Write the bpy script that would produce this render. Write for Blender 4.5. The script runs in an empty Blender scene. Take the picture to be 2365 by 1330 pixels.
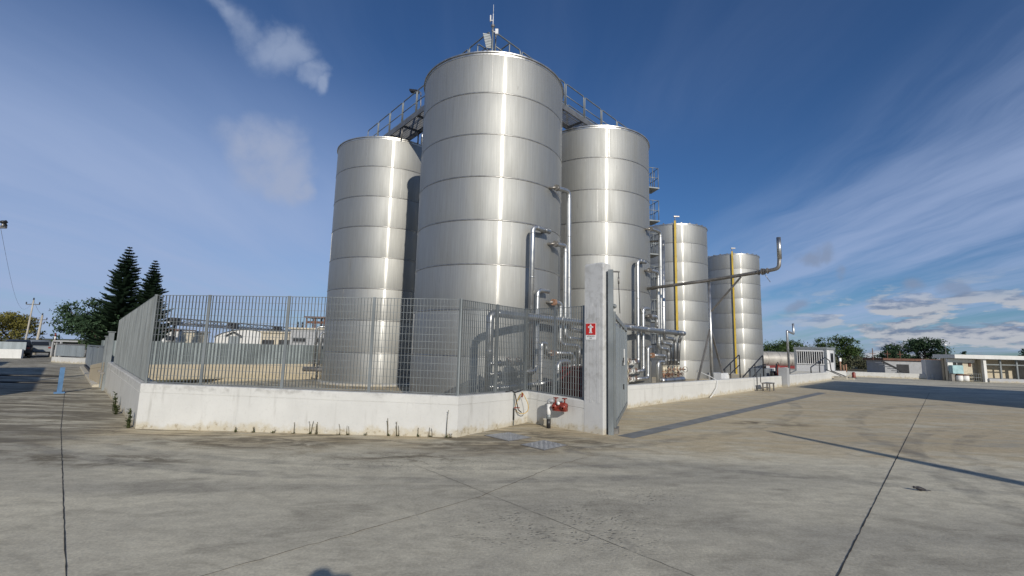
import bpy, bmesh, math, random
from mathutils import Vector, Matrix, Quaternion
from mathutils.geometry import tessellate_polygon
random.seed(11)
R = math.radians
S = bpy.context.scene
COL = S.collection

# ------------------------------------------------------------------ camera
cam_d = bpy.data.cameras.new('camera'); cam = bpy.data.objects.new('camera', cam_d); COL.objects.link(cam)
cam_d.sensor_fit = 'HORIZONTAL'; cam_d.sensor_width = 36.0; cam_d.lens = 36.0 * 1080 / 2365
cam_d.clip_start = 0.05; cam_d.clip_end = 6000
pitch, roll = R(7.52), R(1.42)
fwd = Vector((0, math.cos(pitch), math.sin(pitch))); up0 = Vector((0, -math.sin(pitch), math.cos(pitch))); rt0 = Vector((1, 0, 0))
rt = rt0 * math.cos(roll) + up0 * math.sin(roll); up = -rt0 * math.sin(roll) + up0 * math.cos(roll)
M3 = Matrix((rt, up, -fwd)).transposed()
cam.matrix_world = Matrix.Translation((0, 0, 1.615)) @ M3.to_4x4()
S.camera = cam

# ------------------------------------------------------------------ sky, sun, exposure
SUN_AZ, SUN_EL = R(162.0), R(22.8)             # clockwise from +Y
sd = Vector((math.sin(SUN_AZ) * math.cos(SUN_EL), math.cos(SUN_AZ) * math.cos(SUN_EL), math.sin(SUN_EL)))
sun_d = bpy.data.lights.new('sun', 'SUN'); sun_d.energy = 3.7; sun_d.angle = R(0.53); sun_d.color = (1.0, 0.93, 0.82)
sun = bpy.data.objects.new('sun', sun_d); COL.objects.link(sun)
sun.rotation_euler = (-sd).to_track_quat('-Z', 'Y').to_euler(); sun.location = sd * 50
S.view_settings.view_transform = 'Standard'; S.view_settings.look = 'None'
S.view_settings.gamma = 1.0; S.view_settings.use_curve_mapping = False; S.view_settings.exposure = 0.0

class NT:
    """small helper round a node tree"""
    def __init__(s, t): s.t = t; s.t.nodes.clear()
    def n(s, ty, ins=None, **kw):
        nd = s.t.nodes.new(ty)
        for k, v in kw.items(): setattr(nd, k, v)
        for k, v in (ins or {}).items():
            if isinstance(v, bpy.types.NodeSocket): s.t.links.new(v, nd.inputs[k])
            else: nd.inputs[k].default_value = v
        return nd
    def math(s, op, a, b=0.0, c=None, clamp=False):
        ins = {0: a, 1: b}
        if c is not None: ins[2] = c
        return s.n('ShaderNodeMath', ins, operation=op, use_clamp=clamp).outputs[0]
    def vmath(s, op, a, b=(0, 0, 0), out=0):
        return s.n('ShaderNodeVectorMath', {0: a, 1: b}, operation=op).outputs[out]
    def mix(s, fac, a, b, mode='MIX'):
        m = s.n('ShaderNodeMix', None, data_type='RGBA', blend_type=mode)
        for i, v in ((0, fac), (6, a), (7, b)):
            if isinstance(v, bpy.types.NodeSocket): s.t.links.new(v, m.inputs[i])
            else: m.inputs[i].default_value = v
        return m.outputs[2]
    def ramp(s, fac, lo, hi, a=0.0, b=1.0, smooth=True):
        m = s.n('ShaderNodeMapRange', {0: fac, 1: lo, 2: hi, 3: a, 4: b}, interpolation_type='SMOOTHSTEP' if smooth else 'LINEAR')
        return m.outputs[0]
    def noise(s, vec, scale, detail=4.0, rough=0.55, dist=0.0, color=False):
        nd = s.n('ShaderNodeTexNoise', {'Vector': vec, 'Scale': scale, 'Detail': detail, 'Roughness': rough, 'Distortion': dist})
        return nd.outputs['Color'] if color else nd.outputs['Fac']
    def mapping(s, vec, loc=(0, 0, 0), rot=(0, 0, 0), scale=(1, 1, 1)):
        return s.n('ShaderNodeMapping', {'Vector': vec, 'Location': loc, 'Rotation': rot, 'Scale': scale}).outputs[0]
    def sep(s, v): return s.n('ShaderNodeSeparateXYZ', {0: v}).outputs
    def comb(s, x, y, z): return s.n('ShaderNodeCombineXYZ', {0: x, 1: y, 2: z}).outputs[0]

world = bpy.data.worlds.new('World'); S.world = world; world.use_nodes = True
w = NT(world.node_tree)
sky = w.n('ShaderNodeTexSky', None, sky_type='NISHITA', sun_disc=False, sun_elevation=SUN_EL, sun_rotation=SUN_AZ,
          altitude=0.0, air_density=1.0, dust_density=0.4, ozone_density=2.2)
gen = w.n('ShaderNodeTexCoord').outputs['Generated']
dx, dy, dz = w.sep(gen)
zc = w.math('MAXIMUM', dz, 0.0)
inv = w.math('DIVIDE', 1.0, w.math('ADD', zc, 0.10))
cp = w.comb(w.math('MULTIPLY', dx, inv), w.math('MULTIPLY', dy, inv), 0.0)      # a flat cloud layer overhead
# thin cirrus veil in long bands
wp = w.vmath('ADD', cp, w.vmath('MULTIPLY', w.noise(cp, 0.8, 3, color=True), (0.5, 0.5, 0.0)))
band = w.noise(w.mapping(wp, rot=(0, 0, R(4)), scale=(1.25, 0.20, 1)), 1.25, 8, 0.58)
wide = w.noise(w.mapping(cp, loc=(3.1, 1.7, 0)), 0.33, 2, 0.5)
veil = w.math('MULTIPLY', w.ramp(band, 0.34, 0.78), w.ramp(wide, 0.36, 0.62), clamp=True)
low = w.ramp(dz, 0.62, 0.06)                                                    # haze thickens towards the horizon
veil = w.math('MULTIPLY', veil, w.math('MULTIPLY_ADD', low, 0.8, 0.12), clamp=True)
# a wide milky veil over the left half and the low sky
left = w.math('MULTIPLY', w.ramp(w.math('ADD', dx, w.math('MULTIPLY', w.math('SUBTRACT', wide, 0.5), 0.8)), 0.05, -0.62), w.ramp(dz, 0.60, 0.20))
right = w.math('MULTIPLY', w.ramp(w.math('SUBTRACT', w.math('MULTIPLY', dx, 0.85), dz), -0.02, 0.34), w.ramp(band, 0.30, 0.62))
milk = w.math('MAXIMUM', w.math('MULTIPLY', left, w.math('MULTIPLY_ADD', band, 1.0, 0.45)), w.math('MULTIPLY', right, 0.85))
milk = w.math('MULTIPLY', milk, 0.86)
thin = w.math('MAXIMUM', veil, milk, clamp=True)
skyc = w.mix(1.0, sky.outputs[0], (0.53, 0.84, 1.24, 1), 'MULTIPLY')
col = w.mix(thin, skyc, (5.2, 6.6, 9.9, 1))
# single clouds, each round a direction of its own
def dirv(az, el): return (math.sin(R(az)) * math.cos(R(el)), math.cos(R(az)) * math.cos(R(el)), math.sin(R(el)))
nz1 = w.noise(gen, 6.0, 6, 0.55, color=True)
wd = w.vmath('ADD', gen, w.vmath('MULTIPLY', w.vmath('SUBTRACT', nz1, (0.5, 0.5, 0.5)), (0.16, 0.16, 0.16)))
fine = w.noise(gen, 9.0, 5, 0.55)
def puff(col, cs, color, strength, lo=0.20, hi=0.62):
    m = None
    for az, el, r in cs:
        d = w.vmath('DISTANCE', wd, dirv(az, el), out=1)
        k = w.ramp(d, r, r * 0.25)
        m = k if m is None else w.math('MAXIMUM', m, k)
    m = w.math('MULTIPLY', m, w.math('MULTIPLY', w.ramp(fine, lo, hi), strength), clamp=True)
    return w.mix(m, col, color)
col = puff(col, [(-33.2, 31.0, .040), (-31.0, 30.2, .050), (-28.6, 30.2, .048), (-26.2, 28.8, .038), (-24.8, 27.6, .028), (-36.0, 32.2, .020)], (6.2, 7.3, 9.6, 1), 0.55)
col = puff(col, [(-32.0, 21.0, .062), (-29.5, 20.0, .075), (-27.0, 18.6, .062), (-25.2, 17.8, .034)], (5.3, 6.2, 8.5, 1), 0.85, 0.10, 0.46)
col = puff(col, [(33.2, 11.0, .026), (34.4, 10.8, .022), (35.0, 8.0, .02), (30.6, 5.6, .022), (41, 6.2, .024), (43.5, 6.0, .02)], (3.4, 4.3, 6.2, 1), 0.75)
# cumulus band low over the right horizon and on round
azf = w.math('ARCTAN2', dx, dy)
el = w.math('ARCSINE', dz)
cv = w.comb(w.math('MULTIPLY', azf, 10.5), w.math('MULTIPLY', el, 34.0), 0.0)
cum = w.noise(cv, 1.15, 8, 0.58, 0.2)
cumb = w.noise(w.mapping(cv, loc=(0.05, -0.22, 0)), 1.15, 8, 0.58, 0.2)
bandm = w.math('MULTIPLY', w.ramp(el, R(8.5), R(4.0)), w.ramp(azf, R(26), R(40)))
cmask = w.math('MULTIPLY', w.ramp(w.math('ADD', cum, w.math('MULTIPLY', bandm, 0.09)), 0.53, 0.62), bandm, clamp=True)
lit = w.ramp(w.math('SUBTRACT', cumb, cum), -0.06, 0.10)
ccol = w.mix(lit, (7.4, 7.6, 8.2, 1), (2.5, 3.2, 4.8, 1))
col = w.mix(w.math('MULTIPLY', cmask, 0.9), col, ccol)
bg = w.n('ShaderNodeBackground', {'Color': col, 'Strength': 0.066})
w.n('ShaderNodeOutputWorld', {0: bg.outputs[0]})

# ------------------------------------------------------------------ builders
class MB:
    def __init__(s): s.v = []; s.f = []; s.sm = []
    def add(s, vs, fs, smooth=False):
        b = len(s.v); s.v += [Vector(p) for p in vs]
        for q in fs: s.f.append([b + i for i in q]); s.sm.append(smooth)
        return s
    def hexa(s, b, t):   # four bottom, four top corners
        return s.add(list(b) + list(t), [(3, 2, 1, 0), (4, 5, 6, 7), (0, 1, 5, 4), (1, 2, 6, 5), (2, 3, 7, 6), (3, 0, 4, 7)])
    def box(s, c, size, ax=None, ay=None, az=None):
        ax = Vector(ax or (1, 0, 0)).normalized(); az = Vector(az or (0, 0, 1)).normalized()
        ay = Vector(ay).normalized() if ay else az.cross(ax).normalized()
        c = Vector(c); x, y, z = ax * size[0] / 2, ay * size[1] / 2, az * size[2] / 2
        return s.hexa([c - x - y - z, c + x - y - z, c + x + y - z, c - x + y - z], [c - x - y + z, c + x - y + z, c + x + y + z, c - x + y + z])
    def beam(s, p, q, wd, ht, upv=(0, 0, 1)):
        p, q = Vector(p), Vector(q); a = (q - p).normalized(); u_ = Vector(upv)
        if abs(a.dot(u_)) > 0.99: u_ = Vector((0, 1, 0))
        b = u_.cross(a).normalized(); c = a.cross(b)
        return s.box((p + q) / 2, ((q - p).length, wd, ht), a, b, c)
    def prism(s, poly, z0, z1):
        n = len(poly); vs = [(x, y, z0) for x, y in poly] + [(x, y, z1) for x, y in poly]
        return s.add(vs, [list(range(n))[::-1], list(range(n, 2 * n))] + [(i, (i + 1) % n, n + (i + 1) % n, n + i) for i in range(n)])
    def tube(s, pts, r, seg=10, cap=True, r1=None, smooth=True):
        pts = [Vector(p) for p in pts]; n = len(pts)
        if r1 is None: r1 = r
        t0 = (pts[1] - pts[0]).normalized(); a = Vector((0, 0, 1)) if abs(t0.z) < 0.9 else Vector((1, 0, 0))
        nn = (a - t0 * a.dot(t0)).normalized(); vs = []; pt = t0
        for i, p in enumerate(pts):
            if i == 0: t = t0
            elif i == n - 1: t = (pts[i] - pts[i - 1]).normalized()
            else: t = ((pts[i] - pts[i - 1]).normalized() + (pts[i + 1] - pts[i]).normalized()).normalized()
            nn = pt.rotation_difference(t) @ nn; nn = (nn - t * nn.dot(t)).normalized(); pt = t; b = t.cross(nn)
            rr = r + (r1 - r) * i / (n - 1)
            for k in range(seg):
                an = 2 * math.pi * k / seg; vs.append(p + (nn * math.cos(an) + b * math.sin(an)) * rr)
        base = len(s.v)
        s.add(vs, [(i * seg + k, i * seg + (k + 1) % seg, (i + 1) * seg + (k + 1) % seg, (i + 1) * seg + k) for i in range(n - 1) for k in range(seg)], smooth)
        if cap: s.add([], []); s.f += [[base + k for k in range(seg)][::-1], [base + (n - 1) * seg + k for k in range(seg)]]; s.sm += [False, False]
        return s
    def pipe(s, pts, r, bend=0.18, seg=12):
        return s.tube(fillet(pts, bend), r, seg)
    def lathe(s, prof, seg=32, c=(0, 0, 0), smooth=True, axis=None):
        c = Vector(c); n = len(prof)
        if axis is None: X, Y, Z = Vector((1, 0, 0)), Vector((0, 1, 0)), Vector((0, 0, 1))
        else:
            Z = Vector(axis).normalized(); X = Z.orthogonal().normalized(); Y = Z.cross(X)
        vs = [c + (X * math.cos(2 * math.pi * k / seg) + Y * math.sin(2 * math.pi * k / seg)) * r + Z * z for r, z in prof for k in range(seg)]
        return s.add(vs, [(i * seg + k, i * seg + (k + 1) % seg, (i + 1) * seg + (k + 1) % seg, (i + 1) * seg + k) for i in range(n - 1) for k in range(seg)], smooth)
    def cyl(s, p, q, r, seg=12): return s.tube([p, q], r, seg)
    def mesh(s, name, base=(0, 0, 0)):
        b = Vector(base); me = bpy.data.meshes.new(name)
        me.from_pydata([tuple(p - b) for p in s.v], [], s.f)
        me.polygons.foreach_set('use_smooth', s.sm); me.update()
        return me

def fillet(pts, rad, k=5):
    pts = [Vector(p) for p in pts]; out = [pts[0]]
    for i in range(1, len(pts) - 1):
        a, b, c = pts[i - 1], pts[i], pts[i + 1]
        d1, d2 = (a - b), (c - b); l = min(rad, d1.length * .48, d2.length * .48)
        p, q = b + d1.normalized() * l, b + d2.normalized() * l
        for j in range(k + 1):
            t = j / k; out.append(p * (1 - t) ** 2 + b * 2 * t * (1 - t) + q * t * t)
    out.append(pts[-1]); return out

BASE = {}
def tag(o, label=None, cat=None, group=None, kind=None):
    if label: o['label'] = label
    if cat: o['category'] = cat
    if group: o['group'] = group
    if kind: o['kind'] = kind
    return o
def thing(name, label, cat, base=(0, 0, 0), group=None):
    o = bpy.data.objects.new(name, None); COL.objects.link(o); o.location = base; o.empty_display_size = 0.2
    BASE[o] = Vector(base); return tag(o, label, cat, group)
def part(parent, name, mb, mat, label=None, kind=None, me=None, loc=None):
    b = BASE[parent]
    if me is None:
        me = mb.mesh(name, b); me.materials.append(mat)
    o = bpy.data.objects.new(name, me); COL.objects.link(o); o.parent = parent; BASE[o] = b
    if loc is not None: o.location = loc
    return tag(o, label, None, None, kind)
def solo(name, label, cat, mb, mat, base=(0, 0, 0), group=None):
    me = mb.mesh(name, base); me.materials.append(mat)
    o = bpy.data.objects.new(name, me); COL.objects.link(o); o.location = base; BASE[o] = Vector(base)
    return tag(o, label, cat, group)
def struct(name, mb, mat, kind='structure'):
    me = mb.mesh(name); me.materials.append(mat)
    o = bpy.data.objects.new(name, me); COL.objects.link(o); BASE[o] = Vector((0, 0, 0)); return tag(o, kind=kind)

# ------------------------------------------------------------------ materials
MATS = {}
def principled(name):
    m = bpy.data.materials.new(name); m.use_nodes = True; t = NT(m.node_tree)
    b = t.n('ShaderNodeBsdfPrincipled'); t.n('ShaderNodeOutputMaterial', {0: b.outputs[0]}); MATS[name] = m
    return m, t, b
def simple(name, c, rough=0.6, metal=0.0, var=0.18, scale=3.0, bump=0.0, bscale=60.0, c2=None, stretch=(1, 1, 1), spec=None):
    m, t, b = principled(name)
    co = t.n('ShaderNodeTexCoord').outputs['Object']; v = t.mapping(co, scale=stretch)
    nz = t.noise(v, scale, 6, 0.6); f = t.ramp(nz, 0.3, 0.7)
    a = (*[x * (1 - var) for x in c], 1); d = (*(c2 or [min(1, x * (1 + var)) for x in c]), 1)
    L = t.t.links; L.new(t.mix(f, a, d), b.inputs['Base Color'])
    L.new(t.ramp(t.noise(v, scale * 2.7, 5), 0.3, 0.7, max(0.02, rough - 0.08), min(1, rough + 0.08)), b.inputs['Roughness'])
    b.inputs['Metallic'].default_value = metal
    if spec is not None: b.inputs['Specular IOR Level'].default_value = spec
    if bump: L.new(t.n('ShaderNodeBump', {'Strength': bump, 'Distance': 0.01, 'Height': t.noise(co, bscale, 4)}).outputs[0], b.inputs['Normal'])
    return m

def make_concrete():
    m, t, b = principled('concrete'); L = t.t.links
    co = t.n('ShaderNodeTexCoord').outputs['Object']; x, y, z = t.sep(co)
    big = t.noise(t.mapping(co, rot=(0, 0, R(-12)), scale=(0.35, 1.0, 1)), 0.42, 7, 0.62, 0.6)
    mid = t.noise(t.mapping(co, rot=(0, 0, R(-14)), scale=(0.62, 1.1, 1)), 1.5, 7, 0.64, 0.8)
    fin = t.noise(co, 38.0, 6, 0.7)
    c = t.mix(t.ramp(big, 0.34, 0.66), (0.400, 0.374, 0.305, 1), (0.650, 0.602, 0.468, 1))
    c = t.mix(t.math('MULTIPLY', t.ramp(mid, 0.48, 0.68), 0.46), c, (0.230, 0.213, 0.174, 1))
    # ochre wash where water runs off the walls and round the gate
    wob = t.math('MULTIPLY', t.math('SUBTRACT', mid, 0.5), 2.4)
    front = t.math('MULTIPLY', t.ramp(t.math('ADD', y, wob), 6.9, 8.9), t.math('MULTIPLY', t.ramp(x, -8.6, -6.6), t.ramp(x, 26.0, 14.0)))
    och = t.math('MULTIPLY', front, t.ramp(t.noise(t.mapping(co, scale=(.5, 1.6, 1)), 1.3, 6, .62), 0.26, 0.58))
    c = t.mix(t.math('MULTIPLY', och, 0.78), c, (0.53, 0.43, 0.27, 1))
    # dark mossy damp along the foot of the walls
    damp = t.math('MULTIPLY', t.ramp(t.math('ADD', y, wob), 7.2, 8.7), t.math('MULTIPLY', t.ramp(x, 2.3, 1.0), t.ramp(t.noise(t.mapping(co, scale=(.45, 1.9, 1)), 1.9, 7, .68, .7), 0.44, 0.60)))
    un = t.math('ADD', t.math('MULTIPLY', x, 0.693), t.math('MULTIPLY', y, 0.721))       # across the side lane
    lane = t.math('MULTIPLY', t.ramp(t.math('ABSOLUTE', t.math('ADD', un, t.math('ADD', t.math('MULTIPLY', wob, 0.6), -0.2))), 3.2, 0.8), t.ramp(x, -6.2, -7.6))
    lane = t.math('MULTIPLY', lane, t.ramp(t.noise(t.mapping(co, rot=(0, 0, R(10)), scale=(.3, 1.6, 1)), 1.5, 7, .66, .5), 0.40, 0.60))
    def spot(cx, cy, rx, ry):
        return t.ramp(t.vmath('LENGTH', t.vmath('MULTIPLY', t.vmath('SUBTRACT', co, (cx, cy, 0)), (1 / rx, 1 / ry, 0)), out=1), 1.0, 0.35)
    ds = None
    for a_ in ((1.0, 8.6, 1.7, .9), (-.5, 8.1, 1.9, .65), (-4.3, 8.0, 2.6, .75), (-5.6, 6.6, 2.0, .5), (-1.6, 7.2, 1.6, .45), (6.4, 11.6, 1.8, .5)):
        k = spot(*a_); ds = k if ds is None else t.math('MAXIMUM', ds, k)
    ds = t.math('MULTIPLY', ds, t.ramp(t.noise(t.mapping(co, rot=(0, 0, R(-12)), scale=(.55, 1.3, 1)), 2.1, 7, .70, .9), 0.43, 0.60))
    damp = t.math('MAXIMUM', t.math('MAXIMUM', damp, lane), ds)
    c = t.mix(t.math('MULTIPLY', damp, 0.80), c, (0.125, 0.104, 0.070, 1))
    # worn dark patch and pits in the foreground
    vor = t.n('ShaderNodeTexVoronoi', {'Vector': t.vmath('ADD', t.mapping(co, scale=(1, 1.5, 1)), t.vmath('MULTIPLY', t.noise(co, 9.0, 3, color=True), (.08, .08, 0))), 'Scale': 19.0, 'Randomness': 1.0}).outputs['Distance']
    sp = t.math('MAXIMUM', t.math('MAXIMUM', spot(0.75, 4.7, 1.0, 1.0), spot(1.5, 5.6, .7, .5)), t.math('MAXIMUM', spot(0.1, 4.6, .9, .7), spot(-1.4, 6.9, 2.6, .9)))
    sp = t.math('MULTIPLY', sp, t.ramp(t.noise(co, 2.6, 5, .6), 0.32, 0.54))
    pits = t.math('MULTIPLY', t.math('MULTIPLY', t.ramp(vor, 0.38, 0.14), sp), t.ramp(t.noise(co, 17.0, 3), 0.36, 0.52))
    pits = t.math('MAXIMUM', pits, t.math('MULTIPLY', t.ramp(vor, 0.16, 0.07), t.ramp(t.noise(co, 1.1, 4), 0.60, 0.74)))
    c = t.mix(t.math('MULTIPLY', pits, 0.62), c, (0.10, 0.092, 0.078, 1))
    # tyre marks: arcs swept by turning lorries
    for cx, cy, rad, wd, x0, x1 in ((-1.5, 19.0, 13.0, .16, -9, 3.5), (-1.5, 19.0, 12.4, .13, -9, 3.5), (16.0, 2.0, 11.0, .20, 2, 12), (16.0, 2.0, 10.3, .18, 2, 12), (-6, 24, 17.5, .22, -2, 12), (9.0, 22.0, 16.2, .14, -8, 8), (14.0, -4.0, 11.4, .16, 2, 16), (20.0, 4.5, 13.6, .25, 5, 20)):
        d = t.math('ABSOLUTE', t.math('SUBTRACT', t.vmath('LENGTH', t.vmath('SUBTRACT', t.vmath('MULTIPLY', co, (1, 1, 0)), (cx, cy, 0)), out=1), rad))
        k = t.math('MULTIPLY', t.ramp(d, wd, wd * .55), t.math('MULTIPLY', t.ramp(x, x0, x0 + 2), t.ramp(x, x1, x1 - 2)))
        k = t.math('MULTIPLY', k, t.ramp(t.noise(co, 1.6, 6, .7), 0.36, 0.66))
        c = t.mix(t.math('MULTIPLY', k, 0.42), c, (0.14, 0.138, 0.132, 1))
    c = t.mix(1.0, c, t.mix(t.ramp(fin, 0.25, 0.75), (0.80, 0.80, 0.80, 1), (1.14, 1.14, 1.13, 1)), 'MULTIPLY')
    blot = t.noise(t.mapping(co, scale=(.8, 1.3, 1)), 5.5, 6, .68)
    c = t.mix(1.0, c, t.mix(t.ramp(blot, 0.3, 0.7), (0.87, 0.865, 0.855, 1), (1.11, 1.11, 1.10, 1)), 'MULTIPLY')
    grit = t.noise(co, 130.0, 3, .7)
    c = t.mix(t.math('MULTIPLY', t.ramp(grit, 0.58, 0.70), 0.35), c, (0.16, 0.152, 0.13, 1))
    oil = t.ramp(t.noise(t.mapping(co, loc=(7, 3, 0)), 0.9, 5, .6, 1.0), 0.66, 0.76)
    c = t.mix(t.math('MULTIPLY', oil, 0.42), c, (0.13, 0.126, 0.118, 1))
    L.new(c, b.inputs['Base Color'])
    L.new(t.ramp(mid, 0.3, 0.7, 0.72, 0.92), b.inputs['Roughness']); b.inputs['Specular IOR Level'].default_value = 0.3
    h = t.math('ADD', t.math('MULTIPLY', fin, 0.6), t.math('MULTIPLY', pits, -0.9))
    L.new(t.n('ShaderNodeBump', {'Strength': 0.5, 'Distance': 0.014, 'Height': h}).outputs[0], b.inputs['Normal'])
    return m

def make_paint(name, c, stain=1.0, grime=(0.30, 0.29, 0.26), foot=True):
    """weathered masonry paint: vertical run marks, blotches, flaked ochre foot"""
    m, t, b = principled(name); L = t.t.links
    co = t.n('ShaderNodeTexCoord').outputs['Object']; x, y, z = t.sep(co)
    bl = t.noise(co, 1.3, 6, 0.6); fin = t.noise(co, 24, 5, .6)
    cc = t.mix(t.ramp(bl, 0.3, 0.7), (*[k * 0.90 for k in c], 1), (*c, 1))
    runs = t.noise(t.mapping(co, scale=(5.5, 5.5, 0.55)), 1.3, 6, 0.65)
    rm = t.math('MULTIPLY', t.ramp(runs, 0.53, 0.74), 0.42 * stain)
    cc = t.mix(rm, cc, (*grime, 1))
    if foot:
        fz = t.math('ADD', z, t.math('MULTIPLY', t.math('SUBTRACT', t.noise(co, 3.2, 6, .65), 0.5), 0.55))
        fk = t.math('MULTIPLY', t.ramp(fz, 0.17, 0.02), 0.65 * stain)
        cc = t.mix(fk, cc, (0.46, 0.40, 0.27, 1))
        fl = t.math('MULTIPLY', t.ramp(fz, 0.13, 0.05), t.ramp(t.noise(co, 11, 5, .7), 0.52, 0.6))
        cc = t.mix(t.math('MULTIPLY', fl, .7), cc, (0.30, 0.25, 0.17, 1))
        tz = t.math('ADD', z, t.math('MULTIPLY', t.math('SUBTRACT', t.noise(t.mapping(co, scale=(1.4, 1.4, 3)), 2.4, 6, .68), 0.5), 0.5))
        cc = t.mix(t.math('MULTIPLY', t.math('MULTIPLY', t.ramp(tz, 0.64, 0.80), t.ramp(t.noise(co, 5.0, 5, .65), .44, .66)), .55 * stain), cc, (0.27, 0.265, 0.245, 1))
    cc = t.mix(t.math('MULTIPLY', t.ramp(fin, .52, .75), .2), cc, (*[k * .6 for k in c], 1))
    L.new(cc, b.inputs['Base Color']); b.inputs['Roughness'].default_value = 0.85; b.inputs['Specular IOR Level'].default_value = 0.25
    L.new(t.n('ShaderNodeBump', {'Strength': 0.25, 'Distance': 0.01, 'Height': t.noise(co, 30, 6, .65)}).outputs[0], b.inputs['Normal'])
    return m

def make_steel():
    """stainless plate rolled round the tank: fine upright grain, hazy smears, slightly wavy"""
    m, t, b = principled('stainless_plate'); L = t.t.links
    co = t.n('ShaderNodeTexCoord').outputs['Object']; oi = t.n('ShaderNodeObjectInfo').outputs['Random']
    off = t.comb(t.math('MULTIPLY', oi, 37.0), t.math('MULTIPLY', oi, 11.0), t.math('MULTIPLY', oi, 23.0))
    v = t.vmath('ADD', co, off)
    grain = t.noise(t.mapping(v, scale=(30, 30, 0.7)), 1.0, 5, 0.6)
    smear = t.noise(t.mapping(v, scale=(1.6, 1.6, 0.28)), 1.0, 6, 0.65)
    c = t.mix(t.ramp(grain, 0.3, 0.7), (0.50, 0.50, 0.49, 1), (0.58, 0.58, 0.565, 1))
    c = t.mix(t.math('MULTIPLY', t.ramp(smear, 0.46, 0.78), 0.40), c, (0.44, 0.43, 0.40, 1))
    drip = t.noise(t.mapping(v, scale=(13, 13, 0.45)), 1.0, 5, 0.6)
    c = t.mix(t.math('MULTIPLY', t.ramp(drip, 0.60, 0.74), 0.30), c, (0.30, 0.295, 0.27, 1))
    sc = t.noise(t.mapping(v, scale=(9, 9, 1.6)), 1.0, 4, 0.5)
    c = t.mix(t.math('MULTIPLY', t.ramp(sc, 0.70, 0.78), 0.5), c, (0.28, 0.27, 0.25, 1))
    out = [n for n in t.t.nodes if n.type == 'OUTPUT_MATERIAL'][0]
    L.new(c, b.inputs['Base Color']); b.inputs['Metallic'].default_value = 1.0
    L.new(t.ramp(smear, 0.25, 0.75, 0.205, 0.235), b.inputs['Roughness'])
    b.inputs['Anisotropic'].default_value = 1.0; b.inputs['Anisotropic Rotation'].default_value = 0.25
    L.new(t.n('ShaderNodeTangent', None, direction_type='RADIAL', axis='Z').outputs[0], b.inputs['Tangent'])
    b2 = t.n('ShaderNodeBsdfPrincipled', {'Base Color': t.mix(1.0, c, (0.685, 0.69, 0.675, 1), 'MULTIPLY'), 'Metallic': 0.86, 'Roughness': t.ramp(smear, 0.25, 0.75, 0.60, 0.66)})     # the dull oxide film
    mx = t.n('ShaderNodeMixShader', {0: t.ramp(smear, 0.2, 0.8, 0.925, 0.965), 1: b.outputs[0], 2: b2.outputs[0]}); L.new(mx.outputs[0], out.inputs[0])
    wav = t.noise(t.mapping(v, scale=(1, 1, 0.5)), 1.1, 3, 0.45)
    h = t.math('ADD', t.math('MULTIPLY', wav, 1.0), t.math('MULTIPLY', grain, 0.012))
    bp_ = t.n('ShaderNodeBump', {'Strength': 0.15, 'Distance': 0.03, 'Height': h}).outputs[0]; L.new(bp_, b.inputs['Normal']); L.new(bp_, b2.inputs['Normal'])
    return m

CONC = make_concrete(); STEEL = make_steel()
WHITE = make_paint('white_wall_paint', (0.60, 0.60, 0.575))
WHITE_P = make_paint('white_pillar_paint', (0.56, 0.565, 0.56), 0.8)
BEIGE = make_paint('bare_beige_render', (0.50, 0.44, 0.33), 0.7)
CREAM = make_paint('cream_render', (0.58, 0.52, 0.40), 0.8)
GREYW = make_paint('grey_render', (0.40, 0.41, 0.42), 0.8)
FARWHITE = make_paint('far_white_paint', (0.68, 0.68, 0.66), 0.5, foot=False)
GALV = simple('galvanised_steel', (0.215, 0.235, 0.240), 0.5, 0.4, 0.22, 2.2, stretch=(1, 1, .4))
GALV_L = simple('galvanised_sheet', (0.27, 0.305, 0.32), 0.55, 0.2, 0.14, 1.4, stretch=(3, 3, .3))
CLAD = simple('aluminium_pipe_cladding', (0.50, 0.505, 0.50), 0.40, 0.92, 0.10, 2.5)
DULL = simple('weathered_steel', (0.27, 0.255, 0.235), 0.5, 0.7, 0.2, 4.0)
GRATE = simple('walkway_steel', (0.20, 0.205, 0.21), 0.55, 0.6, 0.2, 3.0)
RIM = simple('rim_steel', (0.52, 0.51, 0.48), 0.38, 0.9, 0.12, 2.0)
SEAM = simple('weld_seam_steel', (0.36, 0.355, 0.34), 0.42, 0.9, 0.2, 5.0)
ROOFM = simple('tank_roof_steel', (0.45, 0.45, 0.44), 0.45, 0.9, 0.1, 2.0)
YELLOW = simple('yellow_enamel', (0.52, 0.36, 0.035), 0.5, 0, 0.2, 3.0, stretch=(2, 2, .5))
REDP = simple('red_enamel', (0.21, 0.032, 0.020), 0.42, 0, 0.2, 6.0)
DRED = simple('dark_red_paint', (0.17, 0.012, 0.012), 0.55, 0, 0.2, 2.0)
ORANGE = simple('orange_valve_paint', (0.34, 0.19, 0.12), 0.5, 0, 0.3, 20.0)
IVORY = simple('ivory_valve_paint', (0.56, 0.50, 0.38), 0.5, 0, 0.2, 20.0)
BLACK = simple('black_enamel', (0.018, 0.018, 0.02), 0.45, 0, 0.2, 8.0)
RUBBER = simple('black_rubber', (0.022, 0.021, 0.020), 0.8, 0, 0.2, 8.0)
BLUE = simple('blue_enamel', (0.075, 0.17, 0.32), 0.5, 0, 0.2, 5.0)
PLATE = simple('checker_plate', (0.33, 0.34, 0.35), 0.5, 0.4, 0.15, 3.0, bump=0.5, bscale=120)
STRIP = simple('grey_strip_concrete', (0.20, 0.208, 0.205), 0.85, 0, 0.2, 2.0, bump=.2)
JOINT = simple('joint_sealant', (0.035, 0.034, 0.032), 0.9, 0, 0.3, 6.0)
CRACK = simple('dusty_crack', (0.11, 0.10, 0.085), 0.95, 0, 0.4, 3.0)
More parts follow.
